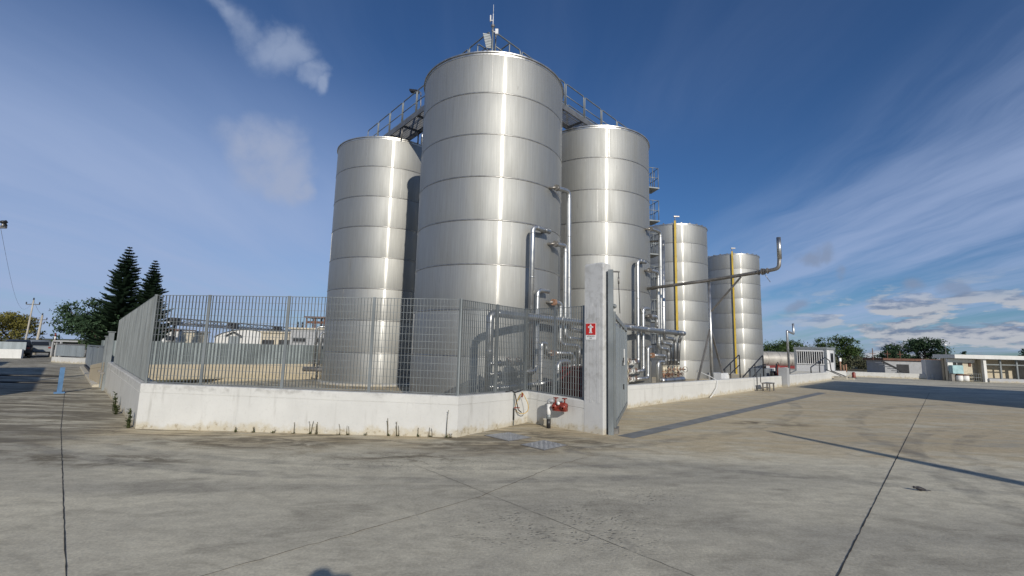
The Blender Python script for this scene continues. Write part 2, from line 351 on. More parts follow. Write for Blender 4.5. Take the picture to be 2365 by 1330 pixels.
HOSEY = simple('yellow_hose', (0.50, 0.34, 0.11), 0.5, 0, 0.15, 8.0)
WPLAST = simple('white_plastic', (0.72, 0.72, 0.70), 0.4, 0, 0.06, 3.0)
GPLAST = simple('grey_plastic', (0.34, 0.35, 0.36), 0.5, 0, 0.1, 3.0)
CABW = simple('white_cabin_panel', (0.62, 0.63, 0.64), 0.5, 0, 0.06, 1.5)
CABF = simple('grey_cabin_frame', (0.24, 0.265, 0.28), 0.5, 0.2, 0.1, 1.5)
GLASS = simple('dark_window_glass', (0.02, 0.024, 0.03), 0.08, 0, 0.1, 1.0)
DARK = simple('dark_interior', (0.035, 0.036, 0.038), 0.9, 0, 0.3, 1.0)
SIGNR = simple('red_sign_paint', (0.55, 0.025, 0.02), 0.45, 0, 0.05, 5.0)
SIGNW = simple('white_sign_paint', (0.80, 0.80, 0.78), 0.45, 0, 0.03, 5.0)
BARK = simple('bark', (0.10, 0.075, 0.055), 0.9, 0, 0.3, 6.0, bump=.6, bscale=18, stretch=(1, 1, .3))
WOODP = simple('pale_pole_concrete', (0.42, 0.39, 0.33), 0.85, 0, 0.15, 2.0)
FIELD = simple('dry_field_earth', (0.16, 0.135, 0.08), 0.95, 0, 0.35, 0.05, c2=(0.10, 0.115, 0.045))
CORR = simple('zinc_corrugated_sheet', (0.21, 0.245, 0.25), 0.5, 0.3, 0.15, 1.2)
RUST = simple('rusty_steel', (0.15, 0.075, 0.05), 0.8, 0.2, 0.3, 5.0)
TANKERM = simple('tanker_dull_alloy', (0.42, 0.40, 0.36), 0.5, 0.3, 0.15, 1.5)
SKIN = simple('skin', (0.42, 0.25, 0.17), 0.55, 0, 0.08, 9.0)
CLOTH = simple('navy_cloth', (0.03, 0.04, 0.07), 0.9, 0, 0.2, 8.0)
HAIRM = simple('dark_hair', (0.02, 0.015, 0.012), 0.6, 0, 0.2, 30.0)
BIRDM = simple('dark_feathers', (0.022, 0.02, 0.024), 0.6, 0, 0.3, 40.0)
CTEAL = simple('pale_teal_plastic', (0.33, 0.50, 0.52), 0.35, 0, 0.15, 3.0)
STALK = simple('dry_weed_stalk', (0.16, 0.14, 0.09), 0.9, 0, 0.3, 20.0)
def leafmat(name, c, c2):
    m, t, b = principled(name); L = t.t.links
    co = t.n('ShaderNodeTexCoord').outputs['Object']
    f = t.ramp(t.noise(co, 0.9, 4, .6), 0.3, 0.7); g = t.ramp(t.noise(co, 7.0, 3), .35, .65)
    k = t.mix(f, (*c, 1), (*c2, 1)); k = t.mix(t.math('MULTIPLY', g, .4), k, (*[x * 1.5 for x in c2], 1))
    L.new(k, b.inputs['Base Color']); b.inputs['Roughness'].default_value = 0.7; b.inputs['Specular IOR Level'].default_value = 0.25
    return m
LEAF = leafmat('green_leaves', (0.028, 0.052, 0.016), (0.055, 0.090, 0.022))
LEAFD = leafmat('dark_green_leaves', (0.022, 0.046, 0.024), (0.040, 0.072, 0.034))
LEAFY = leafmat('yellowish_leaves', (0.085, 0.085, 0.022), (0.14, 0.125, 0.03))
PINE = leafmat('araucaria_needles', (0.018, 0.040, 0.022), (0.034, 0.062, 0.034))
SCRUB = leafmat('grey_green_scrub', (0.06, 0.068, 0.038), (0.095, 0.095, 0.055))
WEED = leafmat('weed_leaves', (0.05, 0.075, 0.025), (0.09, 0.10, 0.04))

# ------------------------------------------------------------------ yard frame: origin on the axis of the big tank
OX, OY = -0.92, 17.83; UX, UY = 0.693, 0.721; NX, NY = 0.721, -0.693
UV = Vector((UX, UY, 0)).normalized(); NV = Vector((NX, NY, 0)).normalized(); ZV = Vector((0, 0, 1))
def U(t, n, z=0.0): return Vector((OX + UX * t + NX * n, OY + UY * t + NY * n, z))
FZ = -0.20                                        # level of the sunken tank yard
C0 = Vector((-13.37, 15.73)); C1 = Vector((-6.89, 8.92)); C2 = Vector((-0.94, 8.85)); C3 = Vector((0.42, 10.85)); C4 = C3 + Vector((NX, NY)) * 1.57
PIL = C3 + Vector((NX, NY)) * 1.99
GS = Vector((2.12, 9.62)); GE = Vector((3.42, 13.90))

# ------------------------------------------------------------------ ground
def polysheet(outer, holes, z):
    loops = [[Vector((p[0], p[1], 0)) for p in outer]] + [[Vector((p[0], p[1], 0)) for p in h] for h in holes]
    flat = [p for l in loops for p in l]; mb = MB()
    fs = []
    for a, b, c in tessellate_polygon(loops):
        A, B, C = flat[a], flat[b], flat[c]
        fs.append((a, b, c) if (B - A).cross(C - A).z > 0 else (a, c, b))
    mb.add([(p.x, p.y, z) for p in flat], fs); return mb
struct('field',
       polysheet([(-2500, -2500), (2500, -2500), (2500, 2500), (-2500, 2500)], [[(-20, 5), (10, 0), (40, 40), (30, 60), (-5, 45)]], -.06), FIELD)
h_ = [C0 + Vector((.1, .1)), C1 + Vector((.05, .13)), C2 + Vector((-.06, .13)), C3 + Vector((-.03, .13)), C4 + Vector((.1, .1)), PIL + Vector((.15, .2)), GS + Vector((-.05, .05)), GE + Vector((-.1, .05))]
hole = [tuple(p) for p in h_] + [tuple(U(.4, 5.68)[:2]), tuple(U(30, 5.68)[:2]), tuple(U(30, 2.5)[:2]), tuple(U(46, 2.5)[:2]), tuple(U(46, -12.42)[:2]), tuple(U(-10.14, -12.42)[:2])]
yard = struct('yard_ground', polysheet([(-80, -45), (75, -45), (75, 47), (46, 56), (24, 80), (-8, 100), (-58, 100), (-66, 62), (-80, 40)], [hole], 0.0), CONC)
struct('tank_yard_floor', polysheet([tuple(U(-12.5, -12.6)[:2]), tuple(U(-12.5, 3)[:2]), (-.5, 8.9), (2, 9.4), tuple(U(-2, 6)[:2]), tuple(U(47, 6)[:2]), tuple(U(47, -12.6)[:2])], [], FZ), CONC)
def strip(pts, wd, z, jag=0.0):
    pts = [Vector((p[0], p[1])) for p in pts]
    if jag:
        out = []
        for a, b in zip(pts, pts[1:]):
            n = max(2, int((b - a).length / .09)); pr = Vector((-(b - a).y, (b - a).x)).normalized()
            out += [a.lerp(b, i / n) + pr * random.gauss(0, jag) for i in range(n)]
        pts = out + [pts[-1]]
    vs = []
    for i, p in enumerate(pts):
        d = (pts[min(i + 1, len(pts) - 1)] - pts[max(i - 1, 0)]).normalized(); pr = Vector((-d.y, d.x)); k = wd / 2 * (random.uniform(.55, 1.5) if jag else 1)
        vs += [(*(p - pr * k), z), (*(p + pr * k), z)]
    return MB().add(vs, [(2 * i, 2 * i + 2, 2 * i + 3, 2 * i + 1) for i in range(len(pts) - 1)])
part(yard, 'expansion_joint', strip([(1.2, -.9), (-3.01, 3.45), (-8.09, 8.74), (-14.5, 15.6)], .0075, .004, .0015), JOINT)
part(yard, 'expansion_joint', strip([(-2, -1.1), (2.49, 3.74), (11.92, 13.96), (21, 23.8)], .009, .004, .0015), JOINT)
part(yard, 'crack', strip([(-2.9, 2.65), (-2.1, 3.5), (-.33, 5.37), (.8, 7.05), (1.25, 7.5)], .008, .004, .007), CRACK)
part(yard, 'crack', strip([(2.0, 3.0), (1.38, 3.68), (-.98, 6.4), (-1.3, 6.75)], .0045, .004, .003), CRACK)
part(yard, 'crack', strip([(1.6, 7.8), (3.3, 7.9), (5.0, 7.0), (6.4, 6.0)], .005, .004, .005), CRACK)
a, b = [U(-3.95, n) for n in (8.03, 8.38)], [U(13.6, n) for n in (8.38, 8.03)]
struct('drainage_strip', MB().add([(p.x, p.y, .005) for p in a + b], [(0, 1, 2, 3)]), STRIP)

# ------------------------------------------------------------------ walls
def wall_mesh(pts, tops, th, bottom=-0.3, groove=0.17):
    """coping joint line near the top, mitred corners; the outer face is on the right of the walking direction"""
    P = [Vector((p[0], p[1])) for p in pts]; n = len(P); mb = MB(); cols = []
    for i in range(n):
        d = []
        if i > 0: d.append((P[i] - P[i - 1]).normalized())
        if i < n - 1: d.append((P[i + 1] - P[i]).normalized())
        nr = [Vector((q.y, -q.x)) for q in d]; m = nr[0] if len(nr) == 1 else (nr[0] + nr[1]) / (1 + nr[0].dot(nr[1]))
        T = tops[i]; g = T - groove
        prof = [(0, bottom), (0, g), (-.010, g + .004), (-.010, g + .012), (0, g + .016), (0, T - .018), (-.016, T), (-th + .016, T), (-th, T - .018), (-th, bottom)]
        cols.append([(P[i].x + m.x * o, P[i].y + m.y * o, z) for o, z in prof])
    k = 10; vs = [p for c in cols for p in c]
    fs = [(i * k + j, (i + 1) * k + j, (i + 1) * k + j + 1, i * k + j + 1) for i in range(n - 1) for j in range(k - 1)]
    fs += [list(range(k)), [(n - 1) * k + j for j in range(k)][::-1]]
    return mb.add(vs, fs)
def dens(pts, tops, step=1.0):
    op, ot = [], []
    for i in range(len(pts) - 1):
        a, b = Vector(pts[i][:2]), Vector(pts[i + 1][:2]); m = max(1, int((b - a).length / step))
        for j in range(m): op.append(a.lerp(b, j / m)); ot.append(tops[i] + (tops[i + 1] - tops[i]) * j / m + (random.uniform(-.004, .004) if j else 0))
    op.append(Vector(pts[-1][:2])); ot.append(tops[-1]); return op, ot
pw, pt_ = dens([C0, C1, C2, C3, C4], [.90, .82, .735, .69, .62])
solo('perimeter_wall', 'low white rendered wall carrying the grating fence, bending round the tank yard corner', 'wall', wall_mesh(pw, pt_, .28), WHITE, (*C1, 0))
bp, bt = dens([U(.25, 5.82), U(16.5, 5.82)], [.655, .565])
solo('bund_wall', 'long low sunlit white wall running from the steel gate past the pipe manifolds', 'wall', wall_mesh(bp, bt, .26, groove=.14), WHITE, U(.25, 5.82))
bp, bt = dens([U(17.2, 5.86), U(29.6, 5.86), U(29.7, 2.6)], [.60, .56, .56])
solo('bund_wall', 'low white wall with black handrail in the shade before the cabin', 'wall', wall_mesh(bp, bt, .26, groove=.14), WHITE, U(17.2, 5.86))
bp, bt = dens([U(-10.15, -7.4), U(-10.15, -12.2)], [.9, .6])
solo('side_wall', 'short rendered wall closing the tank yard behind the sliding gate', 'wall', wall_mesh([q for q in bp[::-1]], bt[::-1], .25), BEIGE, U(-10.15, -7.4))
# far wall of the tank yard with zinc sheets on top
bp, bt = dens([U(-9.9, -12.25), U(46, -12.25)], [.60, .56], 2.5)
solo('yard_back_wall', 'bare beige rendered wall behind the left tank under the corrugated sheets', 'wall', wall_mesh(bp, bt, .25), BEIGE, U(-9.9, -12.25))
fe = thing('corrugated_fence', 'zinc corrugated sheet fence standing on the beige back wall', 'fence', U(-9.9, -12.38, .6))
for i in range(24):                                     # each sheet about a metre wide
    t0 = -9.9 + i * 1.0; mb = MB(); N = 24; vs = []
    dz = random.uniform(-.02, .02); off = random.uniform(-.008, .008)
    for j in range(N + 1):
        q = U(t0 + j * 1.03 / N, -12.38 + off + .018 * math.cos(j * math.pi / 2) + .006 * (i % 2)); vs += [(q.x, q.y, .56), (q.x, q.y, 1.58 + dz)]
    mb.add(vs, [(2 * j, 2 * j + 2, 2 * j + 3, 2 * j + 1) for j in range(N)], True); part(fe, 'sheet', mb, CORR)

# gate pillar with board marks
pil = thing('gate_pillar', 'tall white board-marked concrete pillar with a red hydrant sign', 'pillar', (*PIL, 0))
def pp(n, u): return C3 + Vector((NX, NY)) * n + Vector((UX, UY)) * u
mb = MB(); q = [pp(1.55, -.005), pp(1.99, -.005), pp(1.99, .30), pp(1.55, .30)]
mb.prism([tuple(p) for p in q], -.3, 3.42)
qa = [pp(1.57, .015), pp(1.97, .015), pp(1.97, .28), pp(1.57, .28)]
mb.hexa([(*p, 3.42) for p in q], [(*p, 3.45) for p in qa]); part(pil, 'shaft', mb, WHITE_P)
for k in range(4):                                      # the cast boards stand a few millimetres proud
    mb = MB(); c = pp(1.635 + k * .083, -.0065); mb.box((c.x, c.y, 1.60), (.076, .006, 1.9 + .1 * (k % 2)), (NX, NY, 0)); part(pil, 'board_mark', mb, WHITE_P)

# ------------------------------------------------------------------ grating fence
def grating(fe, p, q, zb0, zb1, zt0, zt1):
    p, q = Vector((p[0], p[1], 0)), Vector((q[0], q[1], 0)); d = (q - p); L = d.length; a = d.normalized(); pr = Vector((a.y, -a.x, 0))
    mb = MB(); n = max(2, round(L / .064))
    f = lambda s, z0, z1: z0 + (z1 - z0) * s / L
    for i in range(1, n):
        s = L * i / n; c = p + a * s; b, t = f(s, zb0, zb1), f(s, zt0, zt1)
        mb.box((c.x, c.y, (b + t) / 2), (.0045, .028, t - b), a)
    hgt = zt0 - zb0; m = round(hgt / .132)
    for j in range(m + 1):
        k = j / m; th, dp = (.004, .026) if j in (0, m) else (.006, .006)
        mb.beam((p.x, p.y, zb0 + (zt0 - zb0) * k), (q.x, q.y, zb1 + (zt1 - zb1) * k), dp, th * (2.2 if j in (0, m) else 1))
    return part(fe, 'grating_panel', mb, GALV)
def fpost(fe, p, zb, zt, a, wd=.055):
    mb = MB(); a = Vector((a[0], a[1], 0)).normalized()
    mb.box((p[0], p[1], (zb + zt) / 2 - .01), (wd, .02, zt - zb + .05), a); mb.box((p[0], p[1], zb - .012), (.10, .08, .012), a)
    return part(fe, 'post', mb, GALV)
def fence_run(name, label, posts, zb, zt):
    fe = thing(name, label, 'fence', (posts[0][0], posts[0][1], zb[0]))
    for i, p in enumerate(posts):
        q = posts[min(i + 1, len(posts) - 1)]; o = posts[max(i - 1, 0)]
        fpost(fe, p, zb[i], zt[i], (q[0] - o[0], q[1] - o[1]))
        if i + 1 < len(posts): grating(fe, p, q, zb[i] + .03, zb[i + 1] + .03, zt[i], zt[i + 1])
    return fe
FA = [(-6.93, 9.09), (-5.88, 9.08), (-4.32, 9.05), (-2.66, 9.03), (-.98, 9.0)]
fence_run('grating_fence', 'grey steel grating fence standing square on the long front of the white wall', FA, [.815, .80, .78, .76, .735], [2.50, 2.515, 2.53, 2.545, 2.555])
FB = [FA[-1], (-.30, 10.02), (.37, 11.0)]
fence_run('grating_fence', 'short bent-back grating fence run in front of the shadowed pipe header', FB, [.735, .71, .69], [2.555, 2.56, 2.57])
FC = [FB[-1], (.98, 10.46), (1.54, 9.93)]
fence_run('grating_fence', 'short grating fence run above the red hydrant, ending at the white pillar', FC, [.69, .655, .63], [2.57, 2.57, 2.575])
dD = Vector((-.689, .724)); FD = [Vector((-6.93, 9.09)) + dD * s for s in (0, 1.0, 1.95, 2.95, 3.95, 4.95, 5.95, 6.9, 7.7)]
fence_run('grating_fence', 'grating fence run seen edge-on and nearly opaque along the side lane', FD, [.815 + .0105 * s for s in range(9)], [2.50 - .035 * s for s in range(9)])

# ------------------------------------------------------------------ tanks
TR, CH = 2.76, 1.5
def make_tank(label, c, z0, group):
    t = thing('storage_tank', label, 'tank', (c[0], c[1], z0), group); return t
me_course = MB().lathe([(TR - .004, .012), (TR, .03), (TR + .004, .75), (TR, CH - .03), (TR - .004, CH - .012)], 144).mesh('shell_course'); me_course.materials.append(STEEL)
me_seam = MB().lathe([(TR - .012, -.030), (TR + .007, -.022), (TR + .016, 0), (TR + .007, .022), (TR - .012, .030)], 144).mesh('seam_ring'); me_seam.materials.append(SEAM)
me_weld = MB().box((TR + .003, 0, CH / 2), (.010, .014, CH - .06)).mesh('plate_weld'); me_weld.materials.append(SEAM)
me_rim = MB().lathe([(TR - .02, -.10), (TR + .012, -.10), (TR + .016, -.03), (TR + .055, -.03), (TR + .055, .012), (TR - .10, .012), (TR - .10, -.05)], 144, smooth=False).mesh('rim'); me_rim.materials.append(RIM)
me_roof = MB().lathe([(TR - .02, -.01), (1.6, .28), (.5, .5), (.02, .52)], 96).mesh('roof'); me_roof.materials.append(ROOFM)
me_base = MB().lathe([(TR + .16, 0), (TR + .16, .10), (TR - .1, .12)], 96, smooth=False).mesh('plinth'); me_base.materials.append(GREYW)
me_lug = MB().box((TR - .12, 0, .05), (.30, .10, .08)).mesh('roof_bracket'); me_lug.materials.append(DULL)
TANKS = {}
def tank(key, label, c, z0, lugs=0):
    t = make_tank(label, c, z0, None); TANKS[key] = t
    part(t, 'plinth', None, None, me=me_base, loc=(0, 0, -.02))
    for k in range(8):
        o = part(t, 'shell_course', None, None, me=me_course, loc=(random.uniform(-.004, .004), random.uniform(-.004, .004), k * CH + .0)); o.rotation_euler = (0, 0, random.uniform(0, 6.28))
        for a_ in (random.uniform(0, 2), random.uniform(2.6, 5.2)):
            q_ = part(t, 'plate_weld', None, None, me=me_weld, loc=(0, 0, k * CH)); q_.rotation_euler = (0, 0, a_)
        if k: part(t, 'seam_ring', None, None, me=me_seam, loc=(0, 0, k * CH))
    part(t, 'roof', None, None, me=me_roof, loc=(0, 0, 8 * CH)); part(t, 'rim', None, None, me=me_rim, loc=(0, 0, 8 * CH))
    for k in range(lugs):
        o = part(t, 'roof_bracket', None, None, me=me_lug, loc=(0, 0, 8 * CH)); o.rotation_euler = (0, 0, 2 * math.pi * (k + .3) / lugs)
    return t
T1 = (OX, OY); T2 = (-6.78, 24.55); T3 = (3.98, 22.94); T4 = (13.15, 38.05); T5 = (23.15, 48.95)
tank('main', 'largest-looking stainless steel tank with antenna mast on its roof', T1, -.13)
tank('left', 'stainless steel tank with the neighbouring tank shadow along its side', T2, -.19)
tank('third', 'stainless steel tank behind the white pillar with the right walkway on its roof', T3, -.15)
tank('fourth', 'stainless steel tank with yellow pipe behind the support column', T4, -.36, 26)
tank('fifth', 'stainless steel tank with full-height yellow pipe beside the black stair rails', T5, -.23, 26)

# yellow downpipes on the two far tanks
def yellow(c, az, z0, z1, label):
    a = Vector((math.sin(R(az)), -math.cos(R(az)), 0)); p = Vector((c[0], c[1], 0)) + a * (TR + .13)
    y = thing('downpipe', label, 'pipe', (p.x, p.y, z0)); mb = MB(); mb.box((p.x, p.y, (z0 + z1) / 2), (.15, .10, z1 - z0), a.cross(ZV)); part(y, 'channel', mb, YELLOW)
    for k in range(8):
        zz = z0 + (z1 - z0) * (k + .5) / 8; m2 = MB(); m2.box((p.x - a.x * .09, p.y - a.y * .09, zz), (.26, .12, .05), a.cross(ZV)); part(y, 'bracket', m2, DULL)
    m3 = MB(); m3.tube([Vector((p.x, p.y, z1 - .05)), Vector((p.x, p.y, z1 + .30))], .04, 8)
    m3.box((p.x + .12, p.y, z1 + .33), (.42, .12, .08)); part(y, 'vent_cap', m3, DULL)
yellow(T4, -13, 3.0, 11.85, 'yellow box downpipe on the tank next to the pipe cluster, cut short above the header')
yellow(T5, -21, -.2, 12.0, 'yellow box downpipe reaching the ground behind the black stair rails')

# ------------------------------------------------------------------ walkways
def walkway(label, A, B, inward, group):
    """A, B: ends of the outer edge; deck of grating bays, channel stringers and framed rails on both sides"""
    A, B = Vector(A), Vector(B); d = (B - A); L = d.length; a = d.normalized(); iv = Vector(inward).normalized()
    iv = (iv - a * iv.dot(a)).normalized(); w_ = thing('walkway', label, 'walkway', (*((A + B) / 2)[:2], 12.5)); n = round(L / 1.42); s = L / n
    for k in (0, 1.0):
        mb = MB(); mb.beam(A + iv * k + Vector((0, 0, 12.44)), B + iv * k + Vector((0, 0, 12.42)), .05, .24); part(w_, 'stringer', mb, GRATE)
    mdk = MB(); m = 22
    for j in range(m): mdk.box(Vector((0, 0, 0)) + a * (s * (j + .5) / m) + iv * .5, (.006, .93, .03), a)
    for j in range(9): mdk.box(a * s / 2 + iv * (.06 + .11 * j), (s, .008, .03), a)
    med = mdk.mesh('grating_bay'); med.materials.append(GRATE)
    mr = MB(); mr.pipe([(0, 0, -.02), (0, 0, 1.12), tuple(a * (s - .10)) [:2] + (1.12,), tuple(a * (s - .10))[:2] + (-.02,)], .027, .10, 8); mr.cyl((0, 0, .55), tuple(a * (s - .10))[:2] + (.55,), .022, 6)
    mr.beam((0, 0, .06), tuple(a * (s - .10))[:2] + (.06,), .006, .11); mer = mr.mesh('rail_frame'); mer.materials.append(GALV)
    for i in range(n):
        o = A + a * s * i + Vector((0, 0, 12.5)) - BASE[w_]
        part(w_, 'grating_bay', None, None, me=med, loc=o + Vector((0, 0, .03)))
        for k in (0.0, 1.0): part(w_, 'rail_frame', None, None, me=mer, loc=o + a * .05 + iv * k)
        mb = MB(); c = A + a * s * i + Vector((0, 0, 12.40)); mb.beam(c, c + iv, .06, .10); part(w_, 'cross_beam', mb, GRATE)
    for s_ in (.7, L * .37, L * .63, L - .8):
        for k in (.05, .95):
            c = A + a * s_ + iv * k; mb = MB(); mb.cyl((c.x, c.y, 11.8), (c.x, c.y, 12.36), .04, 8); part(w_, 'support', mb, DULL)
    return w_
walkway('steel grating walkway with framed rails bridging to the left tank', U(-1.15, .9), U(.02, -10.3), UV, None)
walkway('steel grating walkway with framed rails bridging towards the tank behind the pillar', U(-1.0, 1.0), U(9.6, .78), -NV, None)

# antenna mast on the big tank
am = thing('antenna_mast', 'tall thin antenna mast with boxes and louvred panel above the biggest tank', 'antenna', U(-1.25, 1.15, 11.9))
q = U(-1.28, 1.18); mb = MB(); mb.cyl((q.x, q.y, 11.8), (q.x, q.y, 13.55), .032, 10); part(am, 'pole', mb, GALV)
mb = MB(); mb.cyl((q.x, q.y, 13.5), (q.x, q.y, 14.12), .014, 8); mb.cyl((q.x, q.y, 14.1), (q.x, q.y, 14.5), .007, 6); part(am, 'whip', mb, WPLAST)
mb = MB(); mb.cyl((q.x - .10, q.y, 13.80), (q.x - .10, q.y, 14.05), .026, 8); mb.beam((q.x - .10, q.y, 13.85), (q.x, q.y, 13.85), .02, .02); part(am, 'dipole', mb, WPLAST)
mb = MB(); mb.box((q.x + .15, q.y, 13.38), (.11, .10, .20)); mb.beam((q.x, q.y, 13.38), (q.x + .15, q.y, 13.38), .03, .03); part(am, 'radio_box', mb, CABW)
mb = MB(); mb.lathe([(.02, -.06), (.07, -.03), (.07, .03), (.02, .06)], 10, (q.x, q.y, 13.62)); mb.lathe([(.02, -.03), (.06, 0), (.02, .03)], 10, (q.x, q.y, 13.42)); part(am, 'clamp', mb, DULL)
c = Vector((q.x - .17, q.y + .05, 13.05)); ax = Vector((.86, .15, -.02)); az_ = Vector((-.22, 0, .9))
for k in range(9):
    m2 = MB(); m2.box(c + az_.normalized() * (-.28 + k * .068), (.27, .03, .05), ax, None, az_); part(am, 'louvre', m2, CABF)
mb = MB(); mb.box((q.x - .36, q.y + .15, 12.50), (.24, .2, .26), (.8, .2, .35)); part(am, 'instrument_box', mb, CABF)
mb = MB(); mb.tube([(q.x + .03, q.y, 13.4), (q.x + .14, q.y, 13.1), (q.x + .09, q.y, 12.8), (q.x + .05, q.y, 12.2)], .012, 6); part(am, 'cable', mb, BLACK)
fl = thing('floodlight', 'dark floodlight on a short arm above the left walkway rail', 'lamp', (-4.75, 21.0, 13.5))
mb = MB(); mb.tube([(-4.5, 20.75, 12.5), (-4.55, 20.8, 13.6), (-4.75, 20.95, 13.78)], .025, 8); part(fl, 'arm', mb, DULL)
mb = MB(); mb.box((-4.92, 21.02, 13.78), (.42, .24, .10), (.9, -.2, -.2)); part(fl, 'head', mb, BLACK)
rv = thing('relief_valve', 'small breather valve pipes on the left tank roof below the walkway', 'valve', (-4.4, 23.6, 11.9))
mb = MB(); mb.pipe([(-4.9, 23.3, 12.0), (-4.9, 23.3, 12.75), (-4.2, 22.9, 12.75)], .07, .1, 10); part(rv, 'pipe', mb, CLAD)
mb = MB(); mb.lathe([(.02, .55), (.10, .5), (.10, .2), (.16, .18), (.16, 0), (.02, 0)], 12, (-4.55, 23.4, 11.9)); part(rv, 'body', mb, DULL)
mb = MB(); mb.cyl((-4.15, 23.3, 11.9), (-4.15, 23.3, 13.1), .02, 6); part(rv, 'rod', mb, DULL)

# ------------------------------------------------------------------ pipework
def pipe_thing(label, pts, r, bend=.20, mat=CLAD, collars=True, name='pipe', flange=None, clamps=()):
    pts = [Vector(p) for p in pts]; t = thing(name, label, 'pipe', pts[-1] if pts[-1].z < pts[0].z else pts[0])
    mb = MB(); mb.pipe(pts, r, bend, 14); part(t, 'run', mb, mat)
    if collars:                                        # cladding bands every metre and a half and beside each bend
        for a, b in zip(pts, pts[1:]):
            L = (b - a).length; d = (b - a).normalized()
            ss = [s for s in (bend + .03, L - bend - .03) if .2 < s < L - .05] if L > .6 else []
            ss += [bend + 1.5 * k for k in range(1, int((L - 2 * bend) / 1.5) + 1)]
            for s in ss:
                m2 = MB(); m2.lathe([(r, -.02), (r + .006, -.018), (r + .006, .018), (r, .02)], 14, a + d * s, axis=d); part(t, 'band', m2, mat)
    if flange:                                          # flanged nozzle at the first point
        a, d = pts[0], (pts[1] - pts[0]).normalized()
        for o in (0, .07):
            m2 = MB(); m2.lathe([(.01, -.014), (r * 1.32, -.014), (r * 1.32, .014), (.01, .014)], 14, a + d * o, smooth=False, axis=d); part(t, 'flange', m2, flange)
    return t
def tanknozzle(c, p, r=.055):
    """short stub from the shell towards p"""
    d = Vector((p.x - c[0], p.y - c[1], 0)).normalized(); return Vector((c[0], c[1], p.z)) + d * (TR - .02)
# long header
pipe_thing('thick horizontal header pipe running from behind the grating fence past the steel gate', [U(-2.98, 3.3, FZ), U(-2.98, 3.3, 2.66), U(10.0, 3.3, 2.60)], .115, .26)
# main tank drops
for lab, stub, pts, r, fl_ in (
    ('clad pipe with tall inverted-L top drawn from the front of the biggest tank', U(.15, 2.74, 5.68), [U(-.02, 3.02, 5.68), U(-.90, 3.02, 5.68), U(-.90, 3.02, .25)], .085, None),
    ('short inverted-L clad pipe beside the tall one on the biggest tank', U(.15, 2.74, 3.60), [U(-.02, 3.02, 3.60), U(-.60, 3.02, 3.60), U(-.60, 3.02, .96), U(-1.55, 3.3, .93)], .075, None),
    ('highest clad downpipe leaving the biggest tank by a flanged valve', None, [U(.37, 2.97, 7.38), U(.70, 2.97, 7.40), U(1.13, 2.97, 7.44), U(1.19, 2.97, 2.40), U(3.0, 2.97, 2.30)], .085, DULL),
    ('clad downpipe from the second flanged valve down the side of the biggest tank', None, [U(.34, 2.97, 5.33), U(.62, 2.97, 5.34), U(.95, 2.97, 5.37), U(.98, 2.97, 2.07), U(3.0, 2.97, 2.05)], .085, DULL),
    ('clad downpipe from the orange flanged valve, stepping right behind the fence', None, [U(.30, 2.97, 3.27), U(.50, 2.97, 3.27), U(.70, 2.97, 3.24), U(.70, 2.97, 1.83), U(1.80, 2.97, 1.82), U(1.85, 2.97, .9)], .085, ORANGE),
    ('low clad pipe from the bottom orange valve bending down behind the fence', None, [U(.30, 2.97, 1.54), U(1.45, 2.97, 1.53), U(1.52, 2.97, .9)], .080, ORANGE)):
    t = pipe_thing(lab, pts, r, .2, flange=fl_)
    tt = (pts[0] - U(0, 0)).dot(UV); sf = U(tt - .12, math.sqrt(TR * TR - (tt - .12) ** 2) - .03, pts[0].z); mb = MB(); mb.cyl(sf, pts[0], .05, 10); part(t, 'nozzle', mb, DULL)
pipe_thing('hooked clad pipe rising from the low manifold behind the fence corner', [U(-3.1, 3.7, .55), U(-1.05, 3.6, .60), U(-1.05, 3.6, 1.84), U(-.82, 3.6, 1.84), U(-.80, 3.6, 1.5)], .075, .13)
pipe_thing('low clad pipe elbow ending at the yard floor under the hooked pipe', [U(-1.3, 3.75, .62), U(-.72, 3.75, .62), U(-.70, 3.75, FZ)], .075, .16)
pipe_thing('arched clad pipe dropping into the dark red box', [U(-.97, 4.2, FZ), U(-.97, 4.2, 1.30), U(-.42, 4.2, 1.30), U(-.40, 4.2, 1.02)], .085, .22)
rb = thing('pump_box', 'dark red sheet metal box with vertical seams behind the pillar', 'box', U(.25, 4.1, FZ))
mb = MB(); c = U(.35, 4.2, .45); mb.box(c, (1.75, .9, 1.3), UV); part(rb, 'casing', mb, DRED)
for k in range(9):
    m2 = MB(); c2 = U(-.45 + k * .2, 4.655, .45); m2.box(c2, (.03, .02, 1.26), UV); part(rb, 'seam', m2, DRED)
mb = MB(); mb.box(U(.35, 4.2, 1.115), (1.81, .96, .03), UV); part(rb, 'lid', mb, DRED)
# valve bodies -----------------------------------------------------------------
def valve(parent, c, axis, r, wheel, mat=IVORY, wm=ORANGE):
    c, axis, wheel = Vector(c), Vector(axis).normalized(), Vector(wheel).normalized(); mb = MB()
    mb.lathe([(r * .6, -.16), (r * 1.5, -.155), (r * 1.5, -.125), (r * .8, -.12), (r * 1.15, 0), (r * .8, .12), (r * 1.5, .125), (r * 1.5, .155), (r * .6, .16)], 12, c, smooth=False, axis=axis)
    mb.cyl(c, c + wheel * .2, r * .45, 8); v = part(parent, 'valve', mb, mat)
    m2 = MB(); pts = []; X = wheel.orthogonal().normalized(); Y = wheel.cross(X); hc_ = c + wheel * .24
    ring = [hc_ + (X * math.cos(k * math.pi / 7) + Y * math.sin(k * math.pi / 7)) * .085 for k in range(15)]
    m2.tube(ring, .010, 6, cap=False); m2.beam(ring[0], ring[7], .012, .012); m2.beam(ring[3], ring[10], .012, .012); m2.cyl(c + wheel * .15, hc_, .014, 6)
    part(v, 'hand_wheel', m2, wm)
